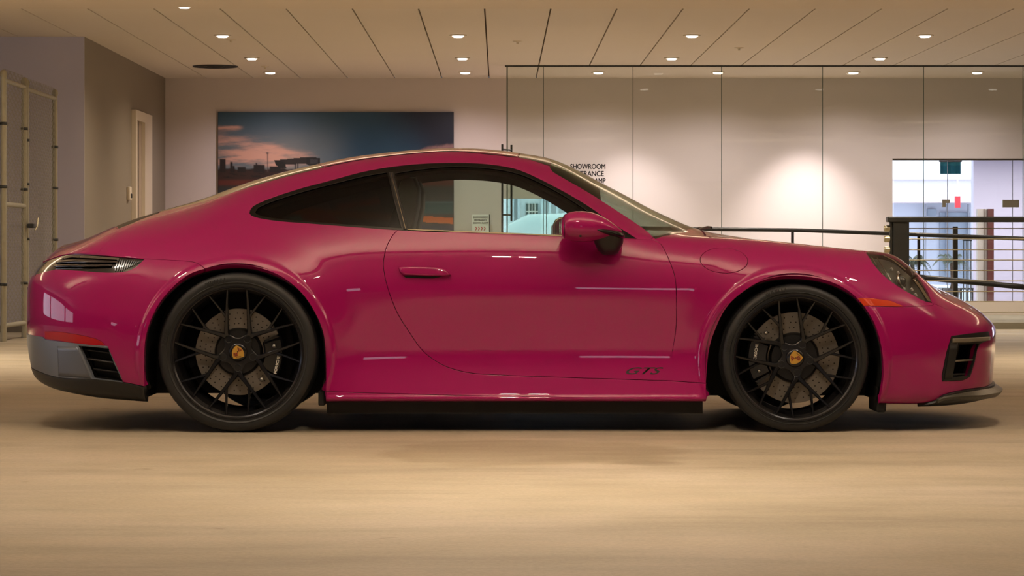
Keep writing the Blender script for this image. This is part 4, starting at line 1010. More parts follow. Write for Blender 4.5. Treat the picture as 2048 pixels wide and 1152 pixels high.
M_gblack = mat('gloss_black', lin(10, 10, 11), .15, spec=.35)
M_sblack = mat('satin_black', lin(24, 24, 25), .38)
M_mblack = mat('matt_black', lin(13, 13, 13), .7)
M_silver = mat('satin_graphite', lin(118, 124, 134), .36, metal=.55)
M_glassD = thin_glass('door_window_glass', (.64, .74, .66, 1), boost=.8)
M_glassQ = thin_glass('quarter_window_glass', (.11, .12, .11, 1), boost=.5)
M_glassW = thin_glass('windscreen_glass', (.50, .57, .50, 1))
M_lampc = thin_glass('lamp_cover', (.80, .82, .82, 1), boost=1.6)
car = empty('sports_car', (0, 0, 0)); tag(car, 'magenta two-door sports coupe with black twin-spoke wheels parked on the concrete floor', 'car')
SPLIT = {'door': M_paint, 'front_fender': M_paint, 'quarter_panel': M_paint, 'fuel_flap': M_paint, 'skirt_blade': M_paint, 'side_marker': mat('amber_lens', (.55, .040, .006, 1), .3, coat=.4),
         'reflector': mat('red_lens', (.40, .0, .010, 1), .2, coat=.7, spec=.1), 'intake_frame': M_sblack}
labels = {'side_marker': 'amber side marker lens', 'reflector': 'red rear reflector'}
for nm, m in SPLIT.items():
    off = {'side_marker': .002, 'reflector': .003, 'intake_frame': .002}.get(nm, 0)
    p = patch([nm], off=off, rim=.03 if nm in ('quarter_panel', 'front_fender') else .012)
    far = mirror(patch(['front_fender', 'fuel_flap'], rim=.03)) if nm == 'front_fender' else mirror(p)
    for q in ((p,) if nm == 'fuel_flap' else (p, far)):
        o = mk(nm, [q], m, car)
        if nm in labels: o['label'] = labels[nm]
for nm, m, off, rim in (('hood', M_paint, 0, .012), ('roof', M_paint, 0, .012), ('deck_lid', M_paint, .0, .014), ('front_bumper', M_paint, 0, .03), ('rear_bumper', M_paint, 0, .03),
                   ('diffuser', M_silver, .004, .02), ('rear_lip', M_sblack, .006, .02), ('front_lip', M_sblack, .012, .015), ('roof_front_glass', M_gblack, -.001, .01),
                   ('engine_grille', M_sblack, -.004, .01), ('windscreen', M_glassW, -.001, 0), ('rear_window', mat('rear_glass_dark', lin(12, 13, 13), .03, coat=1), -.001, .006)):
    p = patch([nm], off=off, rim=rim, gap=.0019 if rim else -.004)
    mk(nm, [p, mirror(p)], m, car)
# windows: black surround, glass set slightly back
p = patch(['window_trim'], off=-.0015, rim=.02, gap=.0008)
for q in (p, mirror(p)): mk('window_trim', [q], M_gblack, car)
for nm, m in (('door_glass', M_glassD), ('quarter_glass', M_glassQ)):
    p = patch([nm], off=-.006, rim=0, gap=-.004)
    for q in (p, mirror(p)): mk(nm, [q], m, car)
# dark inner shell behind everything opaque
solid = [c for c in PRI if c not in ('arch_rear', 'arch_front', 'quarter_glass', 'door_glass', 'windscreen', 'headlight', 'intake_hole', 'intake_frame', 'side_vent', 'tail_light', 'skirt_blade')] + ['quarter_panel']
p = patch(solid, off=-.040, rim=0, gap=-.002)
mk('inner_shell', [p, mirror(p)], mat('cabin_trim', lin(17, 17, 17), .8), car)
# ------------------------------------------------------------------ helpers that lay pieces on the body surface
def on_surf(pts, off=0.):
    q = inv(pts); return P3(q[:, 0], q[:, 1]) + N3(q[:, 0], q[:, 1]) * off
def ribbon(name, top, bot, off, m, parent, n=24, k=4, thick=.0, both=True, smooth=True):
    """strip between two picture polylines, laid on the surface"""
    def res(l):
        l = np.asarray(l, float); d = np.r_[0, np.cumsum(np.hypot(*np.diff(l, axis=0).T))]; t = np.linspace(0, d[-1], n)
        return np.stack([np.interp(t, d, l[:, 0]), np.interp(t, d, l[:, 1])], -1)
    a, b = res(top), res(bot); out = []
    for mir in ((1, -1) if both else (1,)):
        mb = MB(); fr = np.concatenate([on_surf(a + (b - a) * t, off) for t in np.linspace(0, 1, k)]).reshape(k, n, 3)
        bk = np.concatenate([on_surf(a + (b - a) * t, off - thick) for t in np.linspace(0, 1, k)]).reshape(k, n, 3) if thick else None
        v = fr.reshape(-1, 3) * np.array([1, mir, 1]); f = [(i * n + j, i * n + j + 1, (i + 1) * n + j + 1, (i + 1) * n + j) for i in range(k - 1) for j in range(n - 1)]
        mb.add(v.tolist(), f, smooth)
        if thick:
            v2 = bk.reshape(-1, 3) * np.array([1, mir, 1]); b0 = len(v); mb.add(v2.tolist(), [q[::-1] for q in f], smooth)
            rim = [i for i in range(n)] + [i * n + n - 1 for i in range(1, k)] + [(k - 1) * n + j for j in range(n - 2, -1, -1)] + [i * n for i in range(k - 2, 0, -1)]
            mb.f += [(rim[i], rim[(i + 1) % len(rim)], b0 + rim[(i + 1) % len(rim)], b0 + rim[i]) for i in range(len(rim))]; mb.sm += [False] * len(rim)
        o = mb.build(name, m, parent); recalc(o); out.append(o)
    return out
def plate(name, outline, h0, h1, m, parent, inset=.86, both=True, rounds=4):
    """closed convex outline raised from the surface with a rounded edge"""
    pts = np.asarray(outline, float); c = pts.mean(0); out = []
    for mir in ((1, -1) if both else (1,)):
        rings = []
        for t in np.linspace(0, 1, rounds + 1):
            a = t * PI / 2; sc = 1 - (1 - inset) * (1 - math.cos(a)); h = h0 + (h1 - h0) * (.45 + .55 * math.sin(a))
            rings.append(on_surf(c + (pts - c) * sc, h))
        rings = [on_surf(pts, h0)] + rings + [on_surf(c + (pts - c) * inset * .5, h1), on_surf(c + (pts - c) * .02, h1)]
        mb = MB(); mb.loft([[(p[0], p[1] * mir, p[2]) for p in r] for r in rings]); o = mb.build(name, m, parent); recalc(o); out.append(o)
    return out
def copy_part(o, mirror_y=True, parent=None):
    c = o.copy(); C.objects.link(c); c.parent = parent or o.parent
    return c

# ------------------------------------------------------------------ lamps, intakes, trim
M_chrome = mat('lamp_chrome', lin(190, 188, 180), .16, metal=1)
M_lampdark = mat('lamp_housing', lin(34, 34, 34), .3, metal=.4)
M_lampred = mat('lamp_red', lin(70, 6, 14), .15, coat=1)
M_grey = mat('grey_vane', lin(120, 112, 98), .35, metal=.2)
p = patch(['headlight'], off=.0005, rim=0, gap=-.001); hls = [mk('headlight', [q], M_lampc, car) for q in (p, mirror(p))]
p = patch(['headlight'], off=-.032, rim=0, gap=-.002)
for q, h in zip((p, mirror(p)), hls): mk('lamp_housing', [q], mat('lamp_reflector', lin(120, 118, 112), .3, metal=.5), h)
p = patch(['headlight'], off=-.008, rim=.05, gap=.001)
def ring_only(part):
    v, f, n = part; nr = len(TF[np.isin(CLS, [TID['headlight']])]); return v, f[nr:], n[nr:]
for q, h in zip((p, mirror(p)), hls):
    v, f, n = q; nr = int(np.isin(CLS, [TID['headlight']]).sum()); mk('lamp_bezel', [(v, f[nr:], n[nr:])], M_lampdark, h)
def ball(name, c, r, m, parent, sc=(1, 1, 1)):
    bm = bmesh.new(); bmesh.ops.create_icosphere(bm, subdivisions=3, radius=r)
    me = bpy.data.meshes.new(name); bm.to_mesh(me); bm.free(); me.polygons.foreach_set('use_smooth', [True] * len(me.polygons)); me.materials.append(m)
    o = bpy.data.objects.new(name, me); C.objects.link(o); o.location = c; o.scale = sc; o.parent = parent; return o
M_lensg = mat('projector_glass', lin(60, 64, 66), .05, coat=1)
for i, h in enumerate(hls):
    s = (1, -1)[i]; S_ = np.array([1, s, 1])
    c = on_surf([(1806, 556)], -.020)[0] * S_
    b = MB(); 
    ball('projector', c, .024, M_lensg, h)
    ax = Vector((.8, -.45 * s, .35)).normalized(); rot = Vector((0, 0, 1)).rotation_difference(ax).to_euler()
    o = MB().lathe([(.024, -.006), (.028, .004), (.032, .007), (.034, .002), (.032, -.006)], 32, 'Z').build('projector_ring', M_chrome, h); o.location = c; o.rotation_euler = rot
    for (x, y) in ((1786, 533), (1800, 541), (1812, 573), (1828, 575), (1836, 586), (1778, 545)):
        q = on_surf([(x, y)], -.016)[0] * S_
        o = MB().cbox(-.007, .007, -.005, .005, -.004, .004, .0015).build('light_module', mat('module_white', lin(225, 225, 220), .3), h); o.location = q; o.rotation_euler = rot
    for (a_, b2) in (((1744, 509), (1768, 546)), ((1755, 510), (1784, 556))):
        l = np.linspace(a_, b2, 8); MB().tube((on_surf(l, -.014) * S_).tolist(), .003, 6).build('lamp_rib', M_chrome, h)
ribbon('lamp_edge_glare', [(1826, 553), (1843, 574), (1862, 603)], [(1822, 555), (1837, 574.5), (1855, 602)], .0015, M_chrome, car, k=3)
ribbon('lamp_edge_glare', [(1768, 510.5), (1787, 519.5), (1812, 539.5)], [(1767, 512.5), (1785.5, 521.5), (1810.5, 541.5)], .0015, M_chrome, car, k=3)  # chrome strip shaped as the glare along the lamp's upper edge
# tail lamp
p = patch(['tail_light'], off=-.004, rim=.015); tl = mk('tail_light', [p, mirror(p)], mat('tail_cover', lin(16, 15, 17), .08, coat=1), car)
tl['label'] = 'smoked full-width tail light'
M_rib = mat('lamp_grey', lin(58, 58, 62), .2, metal=.3)
ribbon('light_bar', [(238, 516.5), (190, 512.5), (145, 510.5), (122, 513)], [(238, 520), (190, 517), (145, 515), (120, 517)], .001, mat('bar_smoke', lin(120, 112, 104), .15, metal=.6), tl, k=3)
ribbon('light_blade', [(236, 523), (190, 521), (150, 520), (114, 523)], [(236, 526.5), (190, 526), (150, 525.5), (112, 527.5)], .004, mat('blade_smoke', lin(36, 30, 32), .1, coat=1), tl, k=3, thick=.004)
ribbon('light_blade', [(225, 530), (180, 530), (140, 529.5), (110, 531)], [(222, 533.5), (180, 534.5), (140, 534), (108, 535)], .004, mat('blade_smoke', lin(36, 30, 32), .1, coat=1), tl, k=3, thick=.004)
for i in range(11):
    x = 232 + i * 4.7; y0 = 519.5 + i * .25; y1 = 541.5 - max(0, i - 3) * 2.4
    ribbon('lamp_rib', [(x + 3, y0), (x + 5.2, y0)], [(x - 3, y1), (x - .8, y1)], .001, M_rib, tl, n=2, k=5)
# side vent behind the rear wheel
p = patch(['side_vent'], off=-.060, rim=0, gap=-.01)
for q in (p, mirror(p)): mk('vent_back', [q], M_mblack, car)
ribbon('vent_slat', [(164, 699), (223, 706)], [(165, 702), (224, 709)], -.022, M_sblack, car, thick=.03, k=3)
ribbon('vent_slat', [(170, 717), (231, 725.5)], [(171, 720), (232, 728)], -.010, M_sblack, car, thick=.045, k=3)
ribbon('vent_slat', [(181, 738), (238, 745)], [(182, 741), (239, 748)], -.022, M_sblack, car, thick=.03, k=3)
ribbon('diffuser_panel', [(116, 692.5), (155, 693.5)], [(118, 752), (183, 757)], .0043, mat('graphite_panel', lin(104, 109, 119), .4, metal=.5), car, k=8, thick=.001)
# front intake
p = patch(['intake_hole'], off=-.090, rim=0, gap=-.012)
for q in (p, mirror(p)): mk('intake_back', [q], M_mblack, car)
ribbon('intake_vane', [(1904, 677), (1940, 675.5), (1978, 673.5)], [(1904, 685.5), (1940, 684.5), (1977, 681)], .008, M_grey, car, thick=.02, k=4)
ribbon('intake_slat', [(1909, 722), (1960, 718)], [(1909, 724.5), (1960, 720.5)], -.006, M_grey, car, thick=.03, k=3)
ribbon('intake_slat', [(1905, 749), (1934, 747)], [(1905, 751.5), (1933, 749.5)], -.006, M_sblack, car, thick=.03, k=3)
ribbon('intake_pillar', [(1899, 686), (1914, 685)], [(1887, 759), (1903, 758)], .006, M_sblack, car, thick=.02, k=6)
# front splitter blade under the bumper
ln = inv(smooth_poly([(1872, 799), (1886, 793), (1925, 785.5), (1958, 780), (1978, 776.5)], closed=False, step=5))
ln = np.concatenate([ln, dline([ln[-1], (UE, ln[-1, 1])], .02)[1:]]); p_ = P3(ln[:, 0], ln[:, 1]); n_ = N3(ln[:, 0], ln[:, 1]); n_[:, 2] = 0; n_ /= np.linalg.norm(n_, axis=1, keepdims=True)
p_[-1, 1] = 0; n_[-1] = (1, 0, 0); f_ = sst(0, .30, np.r_[0, np.cumsum(np.linalg.norm(np.diff(p_, axis=0), axis=1))])[:, None]; zz = np.array([0, 0, 1.])
rings = np.stack([p_ - n_ * .02, p_ + n_ * .016 + zz * .002, p_ + n_ * (.018 + .030 * f_) - zz * (.004 + .014 * f_), p_ + n_ * (.017 + .026 * f_) - zz * (.010 + .018 * f_), p_ + n_ * (.017 + .012 * f_) - zz * (.014 + .026 * f_), p_ - n_ * .02 - zz * (.014 + .028 * f_)], 1)
both = np.concatenate([rings, (rings * np.array([1, -1, 1]))[::-1][1:]])
recalc(MB().loft(both.tolist(), smooth=False).build('front_splitter', mat('splitter_grey', lin(66, 64, 56), .35), car))
# exhaust tips
for s in (1, -1):
    o = MB().lathe([(.040, 0), (.046, 0), (.048, .006), (.048, .12), (.040, .12), (.039, .01)], 28, 'Y').build('exhaust_tip', mat('exhaust_metal', lin(60, 58, 60), .25, metal=1), car)
    o.rotation_euler = (0, 0, -PI / 2); o.location = (-2.135, .42 * s, .335); o.scale = (.95, 1, .9)
    MB().lathe([(.001, .05), (.040, .05)], 20, 'Y').build('exhaust_bore', M_mblack, o)
# door handle and lettering
ribbon('handle_recess', [(806, 551), (885, 553)], [(812, 556), (868, 557)], .0006, M_mblack, car, k=3)
hd_ = plate('door_handle', [(797.5, 536), (806, 535), (830, 534.7), (860, 535.6), (882, 537.2), (893, 541), (902, 550.5), (893, 552.5), (860, 552.6), (830, 551.6), (806, 550.3), (800, 545)], -.004, .020, M_paint, car, inset=.84)
def surf_text(name, body, cx, cy, wpx, hpx, m, shear=.5, bold=.02, off=.0012, parent=None):
    o = text_mesh(name, body, 1.0, m, parent, bold=bold, depth=0, shear=shear)
    n = len(o.data.vertices); co = np.empty(n * 3); o.data.vertices.foreach_get('co', co); co = co.reshape(-1, 3)
    lo, hi = co.min(0), co.max(0); q = np.stack([cx + ((co[:, 0] - lo[0]) / (hi[0] - lo[0]) - .5) * wpx, cy - ((co[:, 1] - lo[1]) / (hi[1] - lo[1]) - .5) * hpx], -1)
    p = on_surf(q, off); o.data.vertices.foreach_set('co', p.ravel()); o.data.update(); return o
surf_text('lettering', 'GTS', 1289.5, 741.5, 75, 14.2, mat('decal_black', lin(34, 22, 26), .4), .55, .012, parent=car)
# bright waist strip under the side glass
ribbon('waist_trim', [(815, 457.8), (924, 462.4), (1033, 466.6), (1128, 470.8), (1245, 472.5)], [(815, 460.0), (924, 464.8), (1033, 469), (1128, 473.2), (1245, 475)], .002, mat('satin_trim', lin(110, 100, 84), .25, metal=.8), car, n=40, k=3)
ribbon('pillar_seal', [(777.5, 345), (786.5, 345)], [(807, 459), (814.5, 459)], .001, mat('pillar_gloss', lin(12, 12, 12), .6), car, n=4, k=20)
ribbon('pillar_trim', [(781.5, 346.5), (782.6, 346.5)], [(810.5, 457), (811.6, 457)], .002, mat('satin_trim', lin(110, 100, 84), .25, metal=.8), car, n=3, k=20)
# roof drip seals
for l in ([(650, 334.3), (700, 323.5), (756, 314.9), (830, 307), (904, 302.9), (969, 307.8), (1034, 314.7)],):
    q = on_surf(smooth_poly(l, closed=False), .0005)
    for s in (1, -1): MB().tube((q * np.array([1, s, 1])).tolist(), .0022, 6).build('roof_seal', M_mblack, car)
# wiper arms lying on the cowl
for s in (-.25, .25):
    xs_ = np.linspace(0, 1, 8); MB().tube([(.955 - .02 * t, s + .42 * t - .3, .905 - .012 * abs(t - .3)) for t in xs_], .006, 6).build('wiper', M_sblack, car)
# ------------------------------------------------------------------ door mirror
def DP(px_, py_, y):
    d = CAMD + y; return ((px_ - 1000) * d / FPX, y, CAMH - (py_ - 500) * d / FPX)
def mirror_unit(s):
    st = [(1122, 443, 468, .06), (1123.5, 438, 472, .08), (1128, 430, 477, .098), (1137, 424.5, 481, .106), (1150, 422, 483.5, .11), (1165, 422, 484.2, .11), (1182, 424, 483.5, .106), (1198, 429.5, 479.5, .098), (1214, 438, 474.5, .082), (1228, 448, 470, .06), (1238, 456, 466, .04), (1243, 460.5, 464, .02)]
    rings = []
    for (px_, t, b_, hw_) in st:
        d = CAMD - .925; x = (px_ - 1000) * d / FPX; zt_ = CAMH - (t - 500) * d / FPX; zb_ = CAMH - (b_ - 500) * d / FPX
        rings.append([(x, s * (-.925 - .01 + hw_ * math.copysign(abs(math.cos(a)) ** .75, math.cos(a))), (zt_ + zb_) / 2 + (zt_ - zb_) / 2 * math.copysign(abs(math.sin(a)) ** .85, math.sin(a))) for a in np.linspace(0, 2 * PI, 36, endpoint=False)])
    o = recalc(MB().loft(rings).build('door_mirror', M_paint, car))
    r = rings[0]; c = np.mean(np.array(r), 0)
    g = MB().loft([[tuple(np.array(q) * [0, 1, 1] + [q[0] - .004, 0, 0]) for q in r], [tuple(c + (np.array(q) - c) * .94 + np.array([-.007, 0, 0])) for q in r]]).build('mirror_glass', mat('mirror_silver', lin(90, 92, 96), .05, metal=1), o); recalc(g)
    rr = rings[2]; recalc(MB().loft([[tuple(np.array(q) + np.array([-.0014, 0, 0])) for q in rr], [tuple(np.mean(np.array(rr), 0) + (np.array(q) - np.mean(np.array(rr), 0)) * 1.012) for q in rr], [tuple(np.array(q) + np.array([.0014, 0, 0])) for q in rr]], cap=False).build('mirror_seam', M_mblack, o))
    L_ = MB().lathe([(.001, -.002), (.004, -.002), (.0055, 0)], 16).build('camera_lens', M_mblack, o); L_.location = DP(1161, 472, -1.032 )
    if s < 0: L_.location.y = 1.032
    # dark blade and foot
    def sec(px_, t, b_, y, hw_):
        d = CAMD + y; x = (px_ - 1000) * d / FPX; zt_ = CAMH - (t - 500) * d / FPX; zb_ = CAMH - (b_ - 500) * d / FPX
        return [(x, s * (y + hw_ * math.cos(a)), (zt_ + zb_) / 2 + (zt_ - zb_) / 2 * math.sin(a)) for a in np.linspace(0, 2 * PI, 20, endpoint=False)]
    bl = MB().loft([sec(1185, 456.3, 458, -1.02, .008), sec(1190, 455.8, 461.5, -1.015, .02), sec(1205, 456.8, 467, -1.0, .035), sec(1222, 458.2, 471.5, -.975, .05), sec(1236, 461, 476, -.94, .07), sec(1245, 465.5, 479, -.90, .07), sec(1248, 469, 478, -.87, .05)])
    recalc(bl.build('mirror_blade', M_gblack, o))
    ft = []
    for (py_, xa, xb, y, hw_) in ((466, 1186, 1247, -.925, .055), (478, 1187, 1247, -.91, .06), (487, 1189, 1246, -.89, .065), (495, 1193, 1242, -.875, .07), (502, 1198, 1239, -.86, .07), (507, 1203, 1235, -.845, .065), (509.5, 1208, 1230, -.84, .05)):
        d = CAMD + y; x0, x1 = (xa - 1000) * d / FPX, (xb - 1000) * d / FPX; z = CAMH - (py_ - 500) * d / FPX
        ft.append([((x0 + x1) / 2 + (x1 - x0) / 2 * math.copysign(abs(math.cos(a)) ** .6, math.cos(a)), s * (y + hw_ * math.copysign(abs(math.sin(a)) ** .8, math.sin(a))), z) for a in np.linspace(0, 2 * PI, 28, endpoint=False)])
    recalc(MB().loft(ft).build('mirror_foot', M_sblack, o))
mirror_unit(1); mirror_unit(-1)
# ------------------------------------------------------------------ wheels
M_rim = mat('satin_black_alloy', lin(50, 50, 53), .25, metal=.8, coat=.2)
M_tyre = mat('tyre_rubber', lin(24, 25, 26), .55, noise=.12, bscale=30)
M_disc = mat('brake_disc', lin(128, 121, 112), .42, metal=.3)
M_cal = mat('caliper_black', lin(14, 14, 15), .25, coat=.5)
M_gold = mat('crest_gold', lin(214, 168, 74), .32, metal=.55)
M_cred = mat('crest_red', lin(150, 26, 20), .3, coat=.5); M_bolt = mat('bolt_silver', lin(170, 166, 158), .3, metal=1)
M_letw = mat('caliper_white', lin(210, 206, 198), .4)
def pol(r, deg): a = math.radians(deg); return r * math.sin(a), r * math.cos(a)     # clock angle, seen from outside
def beam(path, widths, depths, ridge=.35):
    """tapered spoke: path of (x, y, z) on the face line; widths full; depth goes inwards (+y)"""
    rings = []; P_ = [Vector(p) for p in path]
    for i, p in enumerate(P_):
        t = (P_[min(i + 1, len(P_) - 1)] - P_[max(i - 1, 0)]); t = Vector((t.x, 0, t.z)).normalized(); nrm = Vector((-t.z, 0, t.x)); w_, d_ = widths[i], depths[i]
        rings.append([tuple(p + nrm * w_ * .5 * a + Vector((0, b, 0)) * d_) for a, b in ((-.55, 0), (.55, 0), (.85, .12), (1.0, .55), (.8, 1.0), (-.8, 1.0), (-1.0, .55), (-.85, .12))])
    return rings
def make_wheel(Rt, Rl, width, twist, crest_rot, disc_r, cal_mid, cal_span, bolts, text_at, face):
    root = empty('wheel', (0, 0, 0), car)
    w_ = width; h = Rt - Rl
    prof = [(Rl - .012, .020), (Rl - .006, .008), (Rl + .003, .003), (Rl + .012, .004), (Rl + .3*h, -.001), (Rl + .34*h, .0015), (Rl + .55*h, .000), (Rl + .75*h, .006), (Rl + .86*h, .013), (Rl + .90*h, .016), (Rt - .006, .024), (Rt - .0015, .040), (Rt, .060)]
    g = []
    for c in (.32, .5, .68): g += [(Rt, w_ * c - .006), (Rt - .006, w_ * c - .005), (Rt - .006, w_ * c + .005), (Rt, w_ * c + .006)]
    prof = prof + g + [(r, w_ - y) for r, y in prof[::-1]]
    nseg = 312
    mod = lambda i, j: (-.0018 if (i % 4 == 0 and 9 <= j <= 12) else 0)
    tyre = MB().lathe(prof, nseg, mod=mod).build('tyre', M_tyre, root, autosmooth=40)
    rim = [(Rl - .012, .022), (Rl + .001, .004), (Rl + .003, .0025), (Rl + .0015, -.0005), (Rl - .003, -.0005), (Rl - .006, .004), (Rl - .010, .006), (Rl - .014, .013), (Rl - .017, .030), (Rl - .022, .034), (Rl - .024, .060), (Rl - .040, .075), (Rl - .042, w_ - .03), (Rl - .02, w_ - .01), (Rl + .002, w_)]
    MB().lathe(rim, 128).build('rim', M_rim, root, autosmooth=50)
    R = Rl - .004
    fy = lambda r: .010 + face * (1 - min(r / R, 1)) ** 1.0                   # dish of the face
    # ten Y spokes: straight arm with one outer branch
    for sgn in (1, -1):
        p0 = pol(.255 * R, 36 - 3); b0x, b0z = .165 * R, .27 * R
        arm = [(.168 * R, .255 * R), (.178 * R, .31 * R), (.172 * R, .45 * R), (.166 * R, .62 * R), (.160 * R, .80 * R), (math.sin(math.radians(8.4)) * R * .997, math.cos(math.radians(8.4)) * R * .997)]
        rr = [math.hypot(*q) for q in arm]
        path = [(q[0] * sgn, fy(r), q[1]) for q, r in zip(arm, rr)]
        mb = MB(); mb.loft(beam(path, [.027, .0235, .019, .0165, .0125, .0095], [.032, .034, .032, .028, .022, .016]), smooth=False)
        bx, bz = pol(R * .997, 26.8); br = [(.172 * R, .50 * R), (.195 * R, .57 * R), (.31 * R, .72 * R), (bx, bz)]
        path = [(q[0] * sgn, fy(math.hypot(*q)) + .002, q[1]) for q in br]
        mb.loft(beam(path, [.010, .0135, .0115, .0085], [.03, .028, .022, .016]), smooth=False)
        o = mb.build('spoke', M_rim, root); recalc(o); o.rotation_euler = (0, math.radians(twist), 0)
        for k in range(1, 5):
            c = o.copy(); C.objects.link(c); c.parent = root; c.rotation_euler = (0, math.radians(twist + 72 * k), 0)
    # hub with five bolt bosses
    n = 100; out = []
    for i in range(n):
        a = 360 * i / n; m_ = (math.cos(math.radians((a - 36 - twist) * 5)) + 1) / 2; out.append(pol(R * (.225 + .105 * m_ ** 1.5), a))
    yf = fy(.2 * R) + .004
    hub = MB().loft([[(x * .92, yf - .002, z * .92) for x, z in out], [(x * .985, yf, z * .985) for x, z in out], [(x, yf + .006, z) for x, z in out], [(x, yf + .045, z) for x, z in out]][::-1] , smooth=False)
    recalc(hub.build('hub', M_rim, root))
    for k in range(5):
        x, z = pol(.245 * R, 36 + 72 * k + twist)
        o = MB().lathe([(.001, .012), (.0135, .012), (.0138, -.001), (.0165, -.0025), (.0185, .002)], 24).build('bolt_recess', mat('recess_black', lin(8, 8, 8), .5), root); o.location = (x, yf - .001, z)
        o = MB().lathe([(.001, .002), (.0075, .002), (.0085, .005), (.0085, .012)], 6).build('lug_bolt', M_mblack, root); o.location = (x, yf - .002, z)
    cap = MB().lathe([(.001, -.0095), (.032, -.0090), (.039, -.005), (.0415, .002), (.042, .01)], 40).build('centre_cap', M_rim, root); cap.location = (0, yf - .003, 0)
    # crest on the cap
    sh = [(-.5, .50), (-.3, .54), (0, .565), (.3, .54), (.5, .50), (.56, .2), (.52, -.1), (.38, -.38), (.18, -.56), (0, -.66), (-.18, -.56), (-.38, -.38), (-.52, -.1), (-.56, .2)]
    k_ = .0470
    K = lambda pts, s=1.: [(x * k_ * s, z * k_ * s) for x, z in pts]
    cr_ = MB().prism(K(sh), -.0035, 0).build('crest', M_gold, root); recalc(cr_)
    cr_.location = (0, yf - .0125, 0); cr_.rotation_euler = (0, math.radians(crest_rot), 0)
    def bits(name, polys, m_, y0=-.0042):
        b = MB()
        for q in polys: b.prism(K(q), y0, -.003)
        o = recalc(b.build(name, m_, root)); o.location = cr_.location; o.rotation_euler = cr_.rotation_euler
    bits('crest_red', [[(.06 + .15 * i, .34), (.13 + .15 * i, .34), (.13 + .15 * i, -.0), (.06 + .15 * i, -.0)] for i in range(3)] + [[(-.06 - .15 * i, -.04), (-.13 - .15 * i, -.04), (-.13 - .15 * i, -.44 + .13 * i), (-.06 - .15 * i, -.48 + .13 * i)] for i in range(3)], M_cred)
    bits('crest_black', [[(.14 + .15 * i, .34), (.18 + .15 * i, .34), (.18 + .15 * i, -.0), (.14 + .15 * i, -.0)] for i in range(2)] + [[(-.14 - .15 * i, -.04), (-.18 - .15 * i, -.04), (-.18 - .15 * i, -.38 + .13 * i), (-.14 - .15 * i, -.42 + .13 * i)] for i in range(2)], M_mblack)
    bits('crest_horse', [[(-.04, .02), (.0, .13), (.05, .10), (.03, .02), (.06, -.1), (-.02, -.12), (-.05, -.04)]], M_mblack, -.0048)
    t = text_mesh('crest_lettering', 'PORSCHE', .0052, M_mblack, root, bold=.0001, depth=.0003)
    t.matrix_local = Matrix.Translation(cr_.location) @ cr_.rotation_euler.to_matrix().to_4x4() @ Matrix.Translation((0, -.0043, .43 * k_)) @ Matrix.Rotation(PI / 2, 4, 'X')
    # brake disc, drilled; hat; caliper
    yd = .085
    MB().lathe([(disc_r * .56, yd + .03), (disc_r * .56, yd), (disc_r, yd), (disc_r + .001, yd + .002), (disc_r, yd + .032), (disc_r * .56, yd + .032)], 96).build('brake_disc', M_disc, root, autosmooth=40)
    MB().lathe([(.001, yd - .02), (disc_r * .5, yd - .02), (disc_r * .54, yd - .012), (disc_r * .56, yd + .002)], 64).build('disc_hat', M_lampdark, root, autosmooth=40)
    b = MB()
    for k in range(36):
        for j, rr_ in enumerate((.66, .78, .90)):
            x, z = pol(disc_r * rr_, k * 10 + j * 3.3 + (k % 2) * 1.5); b.add([(x + .0032 * math.cos(q), yd - .0006, z + .0032 * math.sin(q)) for q in np.linspace(0, 2 * PI, 8, endpoint=False)], [tuple(range(8))])
    o = b.build('drilled_hole', M_mblack, root); o['kind'] = 'stuff'
    a = np.linspace(cal_mid - cal_span / 2, cal_mid + cal_span / 2, 18); r0, r1 = disc_r * .60, disc_r * 1.06; rings = []
    for i, q in enumerate(a):
        e = min(i, 17 - i); k = 1 - .25 * (e == 0); yy = yd - .040 + .012 * (e < 2); rm = (r0 + r1) / 2; hh_ = (r1 - r0) / 2 * k
        rings.append([(*(lambda v: (v[0],))(pol(rm + u_ * hh_, q)), y_, pol(rm + u_ * hh_, q)[1]) for u_, y_ in ((-1, yd - .004), (-1, yy + .008), (-.82, yy), (.82, yy), (1, yy + .008), (1, yd + .05), (.9, yd + .05), (.9, yd - .004))])
    cal = MB().loft(rings, smooth=False).build('caliper', M_cal, root); recalc(cal)
    for (bx, bz) in bolts:
        o = MB().lathe([(.001, -.006), (.005, -.006), (.0055, -.004), (.009, -.003), (.0095, .002)], 16).build('caliper_bolt', M_bolt, root); o.location = (bx, yd - .042, bz)
    t = text_mesh('lettering', 'PORSCHE', .0165, M_letw, root, bold=.0005, depth=.0004, sx=1.12); tx, tz, ta = text_at
    t.matrix_local = Matrix.Translation((tx, yd - .0425, tz)) @ Matrix.Rotation(math.radians(ta), 4, 'Y') @ Matrix.Rotation(PI / 2, 4, 'X')
    # tyre lettering, moulded low relief
    def arc_text(body, size, rad, mid, m_):
        cu = text_mesh('tyre_lettering', body, size, m_, root, depth=.0006, bold=.0004); n_ = len(cu.data.vertices); co = np.empty(n_ * 3); cu.data.vertices.foreach_get('co', co); co = co.reshape(-1, 3)
        th = np.radians(mid) + co[:, 0] / rad; r_ = rad + co[:, 1]; out_ = np.stack([r_ * np.sin(th), -.0022 - co[:, 2], r_ * np.cos(th)], -1); cu.data.vertices.foreach_set('co', out_.ravel()); cu.data.update(); return cu
    M_tl = mat('tyre_letter', lin(32, 32, 31), .5)
    arc_text('PIRELLI', .030, Rl + .52 * h, -17, M_tl); arc_text('P ZERO', .024, Rl + .52 * h, -78, M_tl)
    MB().lathe([(.03, .1), (.03, .5)], 16).build('drive_shaft', M_mblack, root)
    return root
RW = make_wheel(.3515, .2890, .295, 0, 168, .190, 97, 62, [(.160, .027), (.105, -.120)], (.172, -.055, -78), .048)
RW.location = (-1.1512, -.925, .351)
